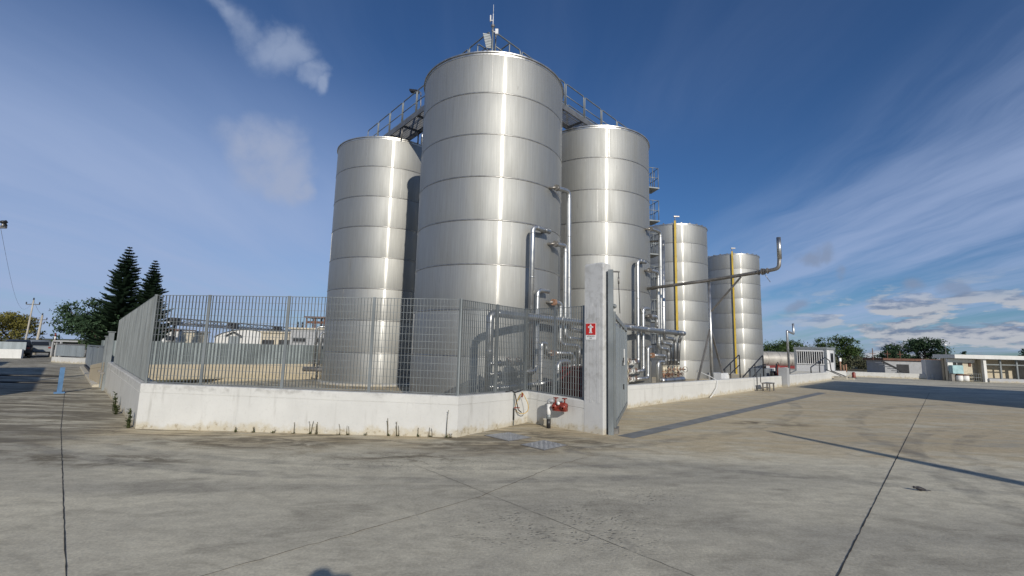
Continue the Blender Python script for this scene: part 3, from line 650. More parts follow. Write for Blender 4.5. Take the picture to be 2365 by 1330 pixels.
mf = thing('valve_manifold', 'stack of horizontal pipes with dark hand-wheel valves behind the grating', 'manifold', U(-2.4, 3.6, FZ))
for z in (.58, .93, 1.22):
    mb = MB(); mb.cyl(U(-3.2, 3.55, z), U(-1.45, 3.35, z), .055, 12); part(mf, 'pipe', mb, CLAD)
    for t in (-2.55, -2.15):
        valve(mf, U(t, 3.47, z), UV, .06, NV + ZV * .5, DULL, DULL if z < 1 else RUST)
for t in (-3.0, -2.35, -1.75):
    mb = MB(); mb.beam(U(t, 3.42, FZ), U(t, 3.42, 1.35), .06, .06); part(mf, 'stand', mb, GALV)
T3U = 7.08
# third tank drops
for lab, stub, pts, fl_ in (
    ('tall inverted-L clad pipe on the third tank next to the gate', U(7.0, 2.74, 5.66), [U(6.85, 2.97, 5.66), U(6.15, 2.97, 5.66), U(6.12, 2.97, 1.22), U(5.75, 2.97, 1.20)], None),
    ('middle inverted-L clad pipe on the third tank next to the gate', U(7.2, 2.74, 3.58), [U(7.1, 2.97, 3.58), U(6.58, 2.97, 3.58), U(6.55, 2.97, .85), U(5.85, 2.97, .83)], None),
    ('shortest inverted-L clad pipe with a double foot on the third tank', U(7.3, 2.74, 1.88), [U(7.25, 2.97, 1.88), U(6.98, 2.97, 1.86), U(6.96, 2.97, .53), U(5.85, 2.97, .51)], None),
    ('clad downpipe from the upper flanged nozzle of the third tank, jogging right low down', U(6.4, 2.66, 5.35), [U(7.2, 2.98, 5.35), U(7.6, 2.98, 5.37), U(8.06, 2.98, 5.37), U(8.0, 2.98, 1.86), U(8.98, 2.98, 1.82), U(8.96, 2.98, 1.08)], DULL),
    ('highest clad downpipe of the third tank, starting by the ladder landing', U(6.6, 2.70, 7.32), [U(7.35, 2.98, 7.32), U(7.8, 2.98, 7.36), U(8.34, 2.98, 7.36), U(8.26, 2.98, 2.10), U(9.34, 2.98, 2.06), U(9.31, 2.98, 1.08)], DULL),
    ('outermost clad downpipe of the third tank stepping to the last manifold valve but one', U(8.55, 2.3, 7.0), [U(8.6, 2.98, 7.0), U(8.52, 2.98, 2.34), U(9.72, 2.98, 2.30), U(9.69, 2.98, 1.08)], None),
    ('short clad downpipe from the middle flanged nozzle of the third tank', U(6.5, 2.68, 3.25), [U(7.15, 2.98, 3.25), U(7.5, 2.98, 3.27), U(7.86, 2.98, 3.27), U(7.84, 2.98, 2.62)], DULL),
    ('low clad pipe from the orange nozzle of the third tank to the manifold', U(6.6, 2.69, 1.52), [U(7.35, 2.98, 1.52), U(8.66, 2.98, 1.51), U(8.65, 2.98, 1.08)], ORANGE),
    ('bent clad riser standing left of the round manifold drum', U(7.9, 2.98, FZ), [U(7.9, 2.98, FZ), U(7.9, 2.98, 1.24), U(8.44, 2.98, 1.24), U(8.45, 2.98, 1.08)], None)):
    t = pipe_thing(lab, pts, .085, .2, flange=fl_)
    if stub.z > 0:
        tt = max(-1.6, min(1.6, (pts[0] - U(T3U, 0)).dot(UV))) * .9; sf = U(T3U + tt, math.sqrt(TR * TR - tt * tt) - .03, pts[0].z); mb = MB(); mb.cyl(sf, pts[0], .05, 10); part(t, 'nozzle', mb, DULL)
pipe_thing('clad pipe dropping from the far end of the header to the manifold', [U(9.75, 3.3, 2.52), U(9.98, 3.06, 2.2), U(9.98, 2.98, 1.08)], .085, .1)
dm = thing('manifold_drum', 'horizontal round drum under a row of ivory and orange valves', 'manifold', U(9.3, 2.98, FZ))
mb = MB(); mb.lathe([(.02, -1.18), (.10, -1.17), (.15, -1.12), (.155, -1.0), (.155, 1.0), (.15, 1.12), (.10, 1.17), (.02, 1.18)], 20, U(9.35, 2.98, .38), axis=UV); part(dm, 'drum', mb, CLAD)
for t in (8.5, 10.2):
    mb = MB(); mb.box(U(t, 2.98, .02), (.12, .3, .46), UV); part(dm, 'saddle', mb, GALV)
for i, t in enumerate((8.46, 8.66, 8.96, 9.31, 9.69, 9.98)):
    valve(dm, U(t, 2.98, .90), ZV, .06, NV + UV * .25, IVORY, ORANGE); valve(dm, U(t, 2.98, .66), ZV, .055, NV - UV * .3, ORANGE if i in (0, 2, 5) else IVORY, RUST)
mb = MB(); mb.cyl(U(10.1, 2.98, .86), U(10.75, 3.0, .86), .03, 8); part(dm, 'spindle', mb, DULL)
m2 = MB(); ring = [U(10.75, 3.0, .86) + NV * .13 * math.cos(k * math.pi / 8) + ZV * .13 * math.sin(k * math.pi / 8) for k in range(17)]; m2.tube(ring, .012, 6, cap=False); part(dm, 'hand_wheel', m2, DULL)
vs_ = thing('valve_rack', 'rack of three white-bodied valves on pipes just behind the steel gate', 'manifold', U(5.4, 2.97, FZ))
for z in (1.20, .83, .51):
    mb = MB(); mb.cyl(U(4.4, 2.97, z), U(5.8, 2.97, z), .05, 12); part(vs_, 'pipe', mb, CLAD)
    valve(vs_, U(5.55, 2.97, z), UV, .07, NV + ZV * .4, WPLAST, RUST); valve(vs_, U(5.05, 2.97, z), UV, .07, NV + ZV * .4, IVORY, RUST)
for t in (4.6, 5.3):
    mb = MB(); mb.beam(U(t, 2.93, FZ), U(t, 2.93, 1.4), .06, .06); part(vs_, 'stand', mb, DULL)
# ladder with landings on the far side of the third tank
T3U = 7.08
ld = thing('access_ladder', 'galvanised ladder with small railed landings on the flank of the third tank', 'ladder', U(10.2, .9, FZ))
LA = R(33); lp = lambda d_, s, z: U(T3U + (TR + d_) * math.cos(LA) - s * math.sin(LA), (TR + d_) * math.sin(LA) + s * math.cos(LA), z)
for s in (-.22, .22):
    mb = MB(); mb.beam(lp(.12, s * .8, FZ), lp(.12, s * .8, 10.9), .05, .03); part(ld, 'stile', mb, GALV)
mb = MB()
for k in range(38): mb.cyl(lp(.12, -.18, .1 + k * .29), lp(.12, .18, .1 + k * .29), .012, 5)
part(ld, 'rungs', mb, GALV, kind='stuff')
for z in (10.1, 8.35, 6.6, 4.9, 3.2, 1.5):
    m2 = MB(); m2.box((lp(.05, 0, z) + lp(.75, 0, z)) / 2, (.72, .84, .06), (lp(1, 0, 0) - lp(0, 0, 0))); o = part(ld, 'landing', m2, GALV)
    m2 = MB()
    for q0 in ((.72, -.38), (.72, .38), (.10, -.38), (.10, .38), (.40, .38), (.72, 0)): m2.cyl(lp(*q0, z), lp(*q0, z + 1.1), .02, 6)
    for zz in (.55, 1.08): m2.pipe([lp(.05, -.38, z + zz), lp(.72, -.38, z + zz), lp(.72, .38, z + zz), lp(.05, .38, z + zz)], .018, .1, 6)
    part(o, 'guard_rail', m2, GALV)

# overhead loading arm on its column
la = thing('loading_arm', 'dark steel loading arm pipe on a braced column reaching over the white wall', 'loading arm', U(8.1, 5.3, FZ))
mb = MB(); mb.cyl(U(8.1, 5.3, FZ), U(8.1, 5.3, 4.72), .068, 16); part(la, 'column', mb, CLAD)
mb = MB(); mb.pipe([U(7.5, 2.72, 4.56), U(8.1, 5.3, 4.80), U(7.72, 7.75, 4.93), U(7.72, 8.12, 4.98), U(7.72, 8.16, 5.45)], .07, .16, 14); part(la, 'arm_pipe', mb, DULL)
mb = MB(); mb.cyl(U(7.72, 8.16, 5.35), U(7.72, 8.16, 6.2), .08, 16); part(la, 'stack', mb, CLAD)
ad = (U(7.72, 7.75, 4.93) - U(8.1, 5.3, 4.80)).normalized()
for s in (.0, .14, .22, .34):
    m2 = MB(); m2.lathe([(.02, -.02), (.115 if s != .14 else .135, -.02), (.115 if s != .14 else .135, .02), (.02, .02)], 16, U(7.78, 7.38, 4.91) + ad * s, smooth=False, axis=ad); part(la, 'flange', m2, DULL)
mb = MB(); mb.cyl(U(7.74, 7.55, 4.9), U(7.9, 7.75, 4.5), .012, 6); part(la, 'lever', mb, DULL)
mb = MB(); mb.beam(U(8.1, 5.36, 3.46), U(7.88, 6.68, 4.80), .06, .06); part(la, 'strut', mb, DULL)
for tq in (9.95, 6.1):
    m2 = MB(); m2.beam(U(8.1, 5.3, 2.75), U(tq, 5.3, FZ), .07, .07); part(la, 'brace', m2, DULL)

# ------------------------------------------------------------------ gate
ga = Vector((GE.x - GS.x, GE.y - GS.y, 0)); GL = ga.length; ga.normalize(); gp = Vector((ga.y, -ga.x, 0))
def GP(s, z, o=0.0): return Vector((GS.x, GS.y, 0)) + ga * s + gp * o + ZV * z
gt = thing('steel_gate', 'grey galvanised steel panel gate closed beside the white pillar', 'gate', (*GS, 0))
for s0, s1 in ((0, .10), (GL - .10, GL)):
    mb = MB(); mb.beam(GP((s0 + s1) / 2, .12), GP((s0 + s1) / 2, 2.45 - .02 * s0), .05, s1 - s0, ga); part(gt, 'stile', mb, GALV)
for z in (.16, 2.36):
    mb = MB(); mb.beam(GP(.10, z), GP(GL - .10, z if z < 1 else z - .08), .05, .10); part(gt, 'rail', mb, GALV)
for k in range(4):
    w0 = (GL - .2) / 4; s = .10 + w0 * (k + .5); mb = MB(); mb.beam(GP(s, .22), GP(s, 2.19), .018, w0 - .02, ga); part(gt, 'panel', mb, GALV_L)
    if k: m2 = MB(); m2.beam(GP(s - w0 / 2, .21), GP(s - w0 / 2, 2.31), .035, .05, ga); part(gt, 'mullion', m2, GALV)
mb = MB(); mb.box(GP(3.1, 1.5, .02), (.30, .012, .42), ga); part(gt, 'notice', mb, WPLAST)
for s, z in ((2.35, 1.35), (2.65, 1.42), (2.65, .75)):
    m2 = MB(); m2.box(GP(s, z, .022), (.05, .03, .13), ga); part(gt, 'lock', m2, BLACK)
mb = MB(); mb.box(GP(.12, .06), (.34, .14, .11), ga); part(gt, 'foot_block', mb, DULL)
mb = MB(); mb.lathe([(.005, -.05), (.035, -.035), (.05, 0), (.035, .035), (.005, .05)], 12, GP(.03, 2.56), axis=ga); mb.cyl(GP(-.14, 2.56), GP(.03, 2.56), .012, 6); part(gt, 'hinge_ball', mb, GALV)
gps = thing('gate_post', 'galvanised gate post with a cable bracket, bolted to the white pillar', 'post', (2.03, 9.55, 0))
mb = MB(); mb.beam((2.03, 9.53, 0), (2.03, 9.53, 3.30), .10, .13, ga); part(gps, 'post', mb, GALV)
mb = MB(); mb.box((2.13, 9.55, 3.27), (.18, .03, .03)); part(gps, 'bracket', mb, BLACK)
mb = MB(); mb.tube([(2.20, 9.56, 3.27), (2.205, 9.58, 3.0), (2.26, 9.72, 2.42)], .008, 6); part(gps, 'cable', mb, BLACK)
mb = MB(); mb.cyl((2.20, 9.56, 3.16), (2.202, 9.565, 3.02), .018, 6); part(gps, 'turnbuckle', mb, DULL)

# hydrant sign on the pillar
sg = thing('hydrant_sign', 'red hydrant sign with white pictogram and text plate on the pillar', 'sign', (*pp(1.71, -.02), 1.9))
def SP(n, z, o): p = pp(1.71 + n, -.012 - o); return Vector((p.x, p.y, z))
NVn = Vector((NX, NY, 0)).normalized()
mb = MB(); mb.box(SP(0, 2.03, .0), (.25, .006, .34), NVn); part(sg, 'back_plate', mb, SIGNW)
mb = MB(); mb.box(SP(0, 2.075, .005), (.235, .004, .235), NVn); part(sg, 'red_field', mb, SIGNR)
mb = MB(); o = .009
for n_, z_, w_, h_2 in ((0, 2.068, .046, .13), (0, 2.118, .095, .022), (0, 2.002, .076, .016), (0, 2.016, .058, .014), (-.052, 2.118, .016, .034), (.052, 2.118, .016, .034)): mb.box(SP(n_, z_, o), (w_, .003, h_2), NVn)
mb.lathe([(.001, -.0015), (.026, -.0015), (.026, .0015), (.001, .0015)], 16, SP(0, 2.142, o), smooth=False, axis=Vector((-UX, -UY, 0))); mb.box(SP(0, 2.172, o), (.014, .003, .016), NVn)
part(sg, 'pictogram', mb, SIGNW)
def text(parent, s, size, loc, xd, yd, mat, name='lettering'):
    cu = bpy.data.curves.new(name, 'FONT'); cu.body = s; cu.size = size; cu.align_x = 'CENTER'; cu.extrude = .0008
    o = bpy.data.objects.new(name, cu); COL.objects.link(o); dg = bpy.context.evaluated_depsgraph_get(); me = bpy.data.meshes.new_from_object(o.evaluated_get(dg))
    bpy.data.objects.remove(o); me.materials.clear(); me.materials.append(mat)
    xd, yd = Vector(xd).normalized(), Vector(yd).normalized(); zd = xd.cross(yd); m = Matrix((xd, yd, zd)).transposed().to_4x4(); m.translation = Vector(loc) - BASE[parent]; me.transform(m)
    return part(parent, name, None, None, me=me)
text(sg, 'ATTACCO', .038, SP(0, 1.915, .005), NVn, ZV, BLACK); text(sg, 'VVF', .038, SP(0, 1.875, .005), NVn, ZV, BLACK)

# red twin-outlet hydrant
hy = thing('fire_hydrant', 'red twin-outlet fire hydrant on a white standpipe before the wall', 'hydrant', (.84, 10.12, 0))
mb = MB(); mb.cyl((.84, 10.12, .22), (.84, 10.12, .50), .042, 14); part(hy, 'standpipe', mb, WPLAST)
mb = MB(); mb.cyl((.84, 10.12, 0), (.84, 10.12, .20), .045, 14); part(hy, 'foot_pipe', mb, BLACK)
mb = MB(); mb.lathe([(.045, .19), (.055, .2), (.055, .27), (.045, .28)], 14, (.84, 10.12, 0)); part(hy, 'coupling', mb, GALV)
hd = Vector((.86, -.5, 0)).normalized(); hp = Vector((.84, 10.12, .50))
mb = MB(); mb.pipe([hp, hp + Vector((0, 0, .07)), hp + hd * .12 + Vector((0, 0, .07))], .042, .05, 12); part(hy, 'elbow', mb, GPLAST)
mb = MB(); c = hp + hd * .26 + Vector((0, 0, -.02)); mb.lathe([(.01, -.16), (.06, -.155), (.075, -.1), (.075, .1), (.06, .155), (.01, .16)], 14, c, axis=hd); mb.box(c + Vector((0, 0, -.07)), (.30, .11, .07), hd); part(hy, 'body', mb, REDP)
od = Vector((hd.y, -hd.x, 0))
for s in (-.10, .10):
    p = c + hd * s; m2 = MB(); m2.lathe([(.04, 0), (.045, .05), (.062, .055), (.062, .10), (.02, .11)], 12, p, axis=od + Vector((0, 0, -.3))); part(hy, 'outlet', m2, REDP)
    m2 = MB(); m2.cyl(p + ZV * .06, p + ZV * .15, .016, 8); m2.lathe([(.01, 0), (.055, .003), (.055, .02), (.01, .023)], 12, p + ZV * .145); part(hy, 'hand_wheel', m2, REDP)
mb = MB(); mb.lathe([(.002, 0), (.035, .004), (.035, .03), (.002, .034)], 12, c + od * .08 + ZV * .06, axis=od); part(hy, 'gauge', mb, SIGNW)

# water tap with hoses on the wall return
tp = thing('water_tap', 'thin standpipe tap with looped yellow and black hoses against the wall', 'tap', (.10, 10.36, 0))
mb = MB(); mb.cyl((.10, 10.36, 0), (.10, 10.36, .70), .014, 8); part(tp, 'standpipe', mb, GALV)
mb = MB(); mb.cyl((.10, 10.36, .12), (.10, 10.36, .36), .021, 8); part(tp, 'sleeve', mb, RUBBER)
mb = MB(); mb.tube([(-.08, 10.2, .72), (.05, 10.3, .74), (.12, 10.36, .70), (.30, 10.6, .74)], .012, 6); part(tp, 'tee', mb, BLACK)
mb = MB(); mb.tube([Vector((.28 + .16 * math.sin(k * .42) * .9, 10.42 + .02 * k / 8, .70 - .46 * math.sin(min(1, k / 7.5) * math.pi / 2 if k < 8 else math.pi / 2 * (15 - k) / 7.5))) for k in range(16)], .009, 8); part(tp, 'yellow_hose', mb, HOSEY)
mb = MB(); mb.tube([(.12, 10.33, .68), (.16, 10.31, .5), (.20, 10.31, .34), (.27, 10.33, .28)], .011, 8); part(tp, 'black_hose', mb, RUBBER)
mb = MB(); mb.cyl((.27, 10.36, .60), (.29, 10.38, .68), .02, 8); mb.box((.17, 10.32, .38), (.12, .02, .02)); part(tp, 'red_nozzle', mb, REDP)

# manhole covers
def cover(pts, label):
    P = [Vector((*p, 0)) for p in pts]; c = sum(P, Vector()) / 4; t = thing('manhole_cover', label, 'manhole', c)
    mb = MB(); mb.hexa([c + (p - c) * 1.0 + ZV * -.01 for p in P], [c + (p - c) * 1.0 + ZV * .010 for p in P]); part(t, 'frame', mb, DULL)
    mb = MB(); mb.hexa([c + (p - c) * .93 + ZV * .002 for p in P], [c + (p - c) * .93 + ZV * .014 for p in P]); part(t, 'plate', mb, PLATE)
    mb = MB(); e1, e2 = (P[1] - P[0]) / 2, (P[3] - P[0]) / 2
    for i in range(-4, 5):
        for j in range(-4, 5):
            s = .05 if (i + j) % 2 else -.05; q = c + e1 * i / 5 + e2 * j / 5 + ZV * .0155; d = (e1 + e2 * (1 if s > 0 else -1)).normalized(); mb.box(q, (.045, .010, .004), d)
    part(t, 'tread', mb, PLATE, kind='stuff')
cover([(-.46, 9.09), (.01, 8.56), (.44, 8.99), (.01, 9.48)], 'square checker-plate manhole cover tucked into the wall corner')
cover([(.20, 8.28), (.59, 7.88), (1.03, 8.35), (.64, 8.76)], 'square checker-plate manhole cover out on the open concrete')

# weeds along the foot of the wall
def weed(x, y, h, label, n=3, leafy=False):
    t = thing('weed', label, 'weed', (x, y, 0), 'weeds along the foot of the wall'); mb = MB()
    for k in range(n):
        a = random.uniform(0, 6.28); ln = h * random.uniform(.6, 1); l = random.uniform(.03, .15) * ln
        p = [(x + random.uniform(-.03, .03), y + random.uniform(-.03, .01), -.01)]; p += [(p[0][0] + math.cos(a) * l * .3, p[0][1] - abs(math.sin(a)) * l * .3, ln * .55), (p[0][0] + math.cos(a) * l, p[0][1] - abs(math.sin(a)) * l, ln)]
        mb.tube(p, .007, 5, r1=.004)
        if leafy or k == 0:
            for j in range(14 if leafy else 4):
                f = random.uniform(.1, 1) if leafy else random.uniform(.75, 1.02); q = Vector(p[0]).lerp(Vector(p[2]), f); d = Vector((random.uniform(-1, 1), random.uniform(-1, .2), random.uniform(-.2, .8))).normalized() * (.07 if leafy else .03); e = d.cross(ZV).normalized() * d.length * .3
                mb.add([q, q + d * .5 + e, q + d, q + d * .5 - e], [(0, 1, 2, 3)])
    part(t, 'stems', mb, WEED if leafy else STALK)
    m2 = MB()
    for j in range(10):
        d = Vector((random.uniform(-1, 1), random.uniform(-1, .1), random.uniform(.1, .8))).normalized() * .06; q = Vector((x, y - .01, .0)); e = d.cross(ZV).normalized() * .012; m2.add([q, q + d * .5 + e, q + d, q + d * .5 - e], [(0, 1, 2, 3)])
    part(t, 'leaves', m2, WEED)
LW = 'thin dry weed stalks at the foot of the white wall'
for x, h, n in ((-4.97, .10, 2), (-4.65, .12, 3), (-3.92, .27, 1), (-3.62, .27, 2), (-3.50, .22, 3), (-3.10, .26, 1), (-2.93, .17, 3), (-2.18, .32, 2), (-2.02, .28, 3), (-1.65, .22, 1), (-1.42, .22, 2), (-4.3, .06, 2), (-2.6, .05, 2), (-1.05, .10, 2)):
    weed(x, 8.83, h, LW, n)
weed(-1.12, 8.80, .62, 'single tall curved weed stalk before the bend of the white wall', 1)
weed(-7.05, 8.98, .42, 'leafy weed at the sharp corner of the white wall', 5, True)
weed(-8.6, 10.55, .25, 'low green weed tuft along the shaded wall of the side lane', 5, True)
weed(-9.1, 11.1, .45, 'dark upright weed clump along the shaded wall of the side lane', 6, True)

# ------------------------------------------------------------------ things along the bund wall
st = thing('entry_stairs', 'white steps with black tube handrails inside the bund wall', 'stairs', U(13.2, 4.8, FZ))
for k in range(3):
    mb = MB(); mb.box(U(15.2 - k * .32, 4.8, FZ + .12 + .0 * k + (.33 - k * .15) / 2), (.34, 1.0, .33 - k * .15 + .24), UV); part(st, 'step', mb, WHITE_P)
for nn in (4.35, 5.25):
    mb = MB(); mb.pipe([U(11.15 + (nn - 4.35), nn, .2), U(11.2 + (nn - 4.35), nn, .58), U(14.5 + (nn - 4.35), nn, 1.66), U(14.5 + (nn - 4.35), nn, .1)], .03, .12, 8)
    mb.cyl(U(11.9 + (nn - 4.35), nn, .30), U(14.5 + (nn - 4.35), nn, 1.12), .025, 8)
    for t, z in ((12.3, .95), (13.1, 1.2)): mb.cyl(U(t + (nn - 4.35), nn, -.1), U(t + (nn - 4.35), nn, z), .025, 8)
    part(st, 'handrail', mb, BLACK)
bx = thing('utility_box', 'white electrical utility box beside the loading arm column', 'box', U(9.3, 5.2, FZ))
mb = MB(); mb.box(U(9.3, 5.15, .32), (.85, .5, 1.02), UV); part(bx, 'cabinet', mb, CABW); mb = MB(); mb.box(U(9.6, 5.41, .35), (.30, .03, .8), UV); part(bx, 'door', mb, WPLAST); mb = MB(); mb.box(U(9.1, 5.41, .52), (.18, .02, .04), UV); part(bx, 'slot', mb, BLACK)
wp_ = solo('water_pipe', 'thin pale hose hanging over the white wall beside the column', 'hose', MB().tube([U(7.1, 4.9, .0), U(7.1, 5.1, .95), U(7.2, 5.55, .75), U(7.2, 5.84, .60), U(7.0, 5.90, .35), U(6.5, 5.95, .12), U(5.9, 6.05, .015)], .016, 8), WPLAST, U(5.9, 6.05, 0))
pm = thing('pump', 'small dark pump with hose on the ground beside the black handrails', 'pump', U(12.4, 5.3, FZ))
mb = MB(); mb.lathe([(.02, -.3), (.16, -.28), (.17, .1), (.10, .14), (.10, .35), (.02, .36)], 14, U(12.9, 5.45, .40), axis=UV); part(pm, 'motor', mb, GPLAST)
mb = MB(); mb.tube([U(12.5, 5.45, .42), U(12.1, 5.45, .5), U(11.8, 5.4, .35), U(11.6, 5.35, .0)], .07, 8); part(pm, 'hose', mb, RUBBER)
mb = MB(); mb.box(U(12.9, 5.45, .0), (.6, .4, .42), UV); part(pm, 'base', mb, DULL)
sl = thing('bench_step', 'small grey wooden step stool with thin back posts against the white wall', 'stool', U(12.1, 6.2, 0))
def SLp(x, y, z): return U(11.9 + x, 5.95 + y, z)
mb = MB(); mb.box(SLp(.35, .36, .36), (.80, .36, .04), UV); part(sl, 'top', mb, DULL)
for x, y in ((.02, .22), (.02, .50), (.68, .22), (.68, .50)):
    m2 = MB(); m2.box(SLp(x, y, .17), (.06, .05, .34), UV); part(sl, 'leg', m2, DULL)
mb = MB(); mb.box(SLp(-.02, .36, .16), (.30, .34, .035), UV); part(sl, 'lower_step', mb, DULL)
for x in (-.12, .42):
    m2 = MB(); m2.beam(SLp(x, .02, 0 if x < 0 else .36), SLp(x, .02, .78), .025, .03); part(sl, 'back_post', m2, BLACK)
gn = thing('pump_unit', 'dark grey cased pump unit on the yard floor right of the steps', 'pump', U(17.6, 4.5, FZ))
mb = MB(); mb.box(U(17.7, 4.5, .35), (1.7, .9, 1.1), UV); part(gn, 'casing', mb, CABF); mb = MB(); mb.lathe([(.02, -.5), (.22, -.48), (.22, .48), (.02, .5)], 14, U(18.2, 5.0, .55), axis=UV); part(gn, 'cylinder', mb, BLACK); mb = MB(); mb.cyl(U(17.9, 4.6, .9), U(17.9, 4.6, 1.15), .1, 10); part(gn, 'filler', mb, BLACK)
ex = thing('fire_extinguisher', 'red fire extinguisher hanging on a thin dark post by the bund wall end', 'extinguisher', U(17.6, 5.3, 0))
mb = MB(); mb.cyl(U(17.45, 5.35, FZ), U(17.45, 5.35, 1.2), .03, 8); part(ex, 'post', mb, BLACK)
mb = MB(); mb.lathe([(.02, 0), (.13, .02), (.14, .1), (.14, .5), (.08, .6), (.03, .63)], 14, U(17.75, 5.35, .52)); part(ex, 'bottle', mb, REDP)
mb = MB(); mb.tube([U(17.75, 5.35, 1.12) + UV * .16 * math.cos(k * .5) + ZV * .16 * math.sin(k * .5) for k in range(10)], .018, 6); part(ex, 'hose', mb, RUBBER)
mb = MB(); mb.box(U(16.85, 5.86, .50), (.50, .42, 1.0), UV); gpp = solo('concrete_post', 'short weathered grey concrete post between the two bund walls', 'post', mb, GREYW, U(16.85, 5.86, 0))
vp = thing('vent_pipe', 'thin cranked steel vent pipe standing in front of the white cabin', 'pipe', U(20.75, 5.2, FZ))
mb = MB(); mb.pipe([U(20.75, 5.2, FZ), U(20.7, 5.2, 3.2), U(22.3, 5.2, 3.08), U(22.25, 5.2, 3.75)], .065, .08, 12); part(vp, 'pipe', mb, CLAD); mb = MB(); mb.box(U(20.75, 5.2, FZ + .02), (.22, .22, .04), UV); part(vp, 'base_plate', mb, DULL)

# ------------------------------------------------------------------ cabin
CC = Vector((26.7, 39.8, 0))
def CA(a, b, z): return CC - NV * a + UV * b + ZV * z           # a along the barred front, b along the door side
cb = thing('site_cabin', 'white portable site cabin with grey frame and barred window', 'cabin', CA(0, 0, .1))
def cbox(a0, a1, b0, b1, z0, z1): return MB().box(CA((a0 + a1) / 2, (b0 + b1) / 2, (z0 + z1) / 2), (a1 - a0, b1 - b0, z1 - z0), -NV)
part(cb, 'body', cbox(.06, 2.34, .06, 3.5, .18, 2.36), CABW)
for a0, b0 in ((0, 0), (2.28, 0), (0, 3.44), (2.28, 3.44)): part(cb, 'corner_post', cbox(a0, a0 + .14, b0, b0 + .14, .1, 2.30), CABF)
part(cb, 'roof_frame', cbox(-.03, 2.45, -.03, 3.61, 2.30, 2.48), CABF); part(cb, 'floor_frame', cbox(-.01, 2.43, -.01, 3.59, .05, .20), CABF)
wi = part(cb, 'window', cbox(.22, 2.2, .03, .055, 1.08, 2.1), GLASS)
for k in range(13): part(wi, 'bar', cbox(.22 + k * .162, .265 + k * .162, .0, .025, 1.02, 2.14), SIGNW)
part(wi, 'sill', cbox(.18, 2.24, -.015, .05, 1.0, 1.06), SIGNW); part(wi, 'head', cbox(.18, 2.24, -.015, .05, 2.1, 2.16), SIGNW)
dr = part(cb, 'door', cbox(.03, .055, .35, 1.35, .25, 2.25), SIGNW)
part(dr, 'handle', cbox(.0, .03, .45, .55, 1.1, 1.16), BLACK); part(dr, 'frame', cbox(.04, .058, .28, 1.42, .2, 2.3), CABF)
part(cb, 'side_window', cbox(.035, .056, 1.9, 3.0, 1.2, 2.0), GLASS)
rl = thing('handrail', 'black tube handrail on the low wall in front of the white cabin', 'handrail', U(26.5, 5.75, .56))
mb = MB(); mb.pipe([U(24.0, 5.7, .5), U(24.0, 5.7, .95), U(28.6, 5.7, 1.62), U(29.9, 5.75, 1.38), U(29.95, 5.8, .65), U(31.6, 6.7, .1)], .035, .1, 8); mb.cyl(U(26.6, 5.7, .5), U(26.6, 5.7, 1.32), .03, 8); part(rl, 'tube', mb, BLACK)
mb = MB(); mb.pipe([U(30.4, 5.4, .72), U(32.1, 6.3, .1)], .03, .1, 8); part(rl, 'lower_tube', mb, BLACK)
for k in range(2):
    mb = MB(); mb.box(U(31.0 + k * .5, 6.2 + k * .35, .12 - .05 * k), (.45, .8, .24 - .1 * k), UV); part(rl, 'step', mb, WHITE_P)

# ------------------------------------------------------------------ foliage helpers
def leaf_mesh(name, pts, size, mat, base, flat=0.0, droop=0.0):
    b = Vector(base); vs = []; fs = []
    for p in pts:
        s = size * random.uniform(.6, 1.35)
        d = Vector((random.gauss(0, 1), random.gauss(0, 1), random.gauss(0, 1) * (1 - flat) - droop)).normalized(); e = Vector((random.gauss(0, 1), random.gauss(0, 1), random.gauss(0, .7)))
        e = (e - d * e.dot(d)).normalized(); k = len(vs); q = Vector(p) - b
        vs += [q - d * s, q + e * s * .42, q + d * s, q - e * s * .42]; fs.append((k, k + 1, k + 2, k + 3))
    me = bpy.data.meshes.new(name); me.from_pydata([tuple(v) for v in vs], [], fs); me.update(); me.materials.append(mat); return me
def crown_points(lobes, n, shell=.55):
    """leaf positions in clumps scattered over many lobes, leaving gaps between the clumps"""
    out = []; tot = sum(l[3] ** 2 for l in lobes)
    for x, y, z, r in lobes:
        m = int(n * r * r / tot); cl = max(4, int(m / 26))
        for _ in range(cl):
            d = Vector((random.gauss(0, 1), random.gauss(0, 1), random.gauss(0, 1) + .25)).normalized(); rr = r * random.uniform(shell, 1.06); c = Vector((x, y, z)) + Vector((d.x, d.y, d.z * .8)) * rr; cr = r * random.uniform(.12, .26)
            for _ in range(m // cl): out.append(c + Vector((random.gauss(0, cr), random.gauss(0, cr), random.gauss(0, cr * .7))))
    return out
def tree(label, base, h, rx, mat, n=5000, leaf=.12, trunk_h=None, lobes=None, group=None, trunk_r=.16, name='tree', droop=0.0, nl=9):
    x, y, z = base; t = thing(name, label, 'tree', base, group); th = trunk_h or h * .4
    if lobes is None:
        lobes = []
        for k in range(nl):
            a = random.uniform(0, 6.28); q = random.uniform(.15, .72) * rx; zz = z + h * random.uniform(.36, .80); lobes.append((x + math.cos(a) * q, y + math.sin(a) * q, zz, rx * random.uniform(.30, .46)))
        lobes.append((x, y, z + h * .80, rx * .38))
    mb = MB(); mb.tube([(x, y, z - .1), (x + .06 * h * .2, y, z + th * .5), (x - .03 * h * .2, y + .02, z + th)], trunk_r, 8, r1=trunk_r * .7)
    for l in lobes[:7]: mb.tube([(x, y, z + th * .85), ((x + l[0]) / 2, (y + l[1]) / 2, (z + th + l[2]) / 2 + .1), (l[0], l[1], l[2])], trunk_r * .5, 5, r1=.02)
    part(t, 'trunk', mb, BARK)
    me = leaf_mesh('crown', crown_points(lobes, n), leaf, mat, base, droop=droop); part(t, 'crown', None, None, me=me)
    return t
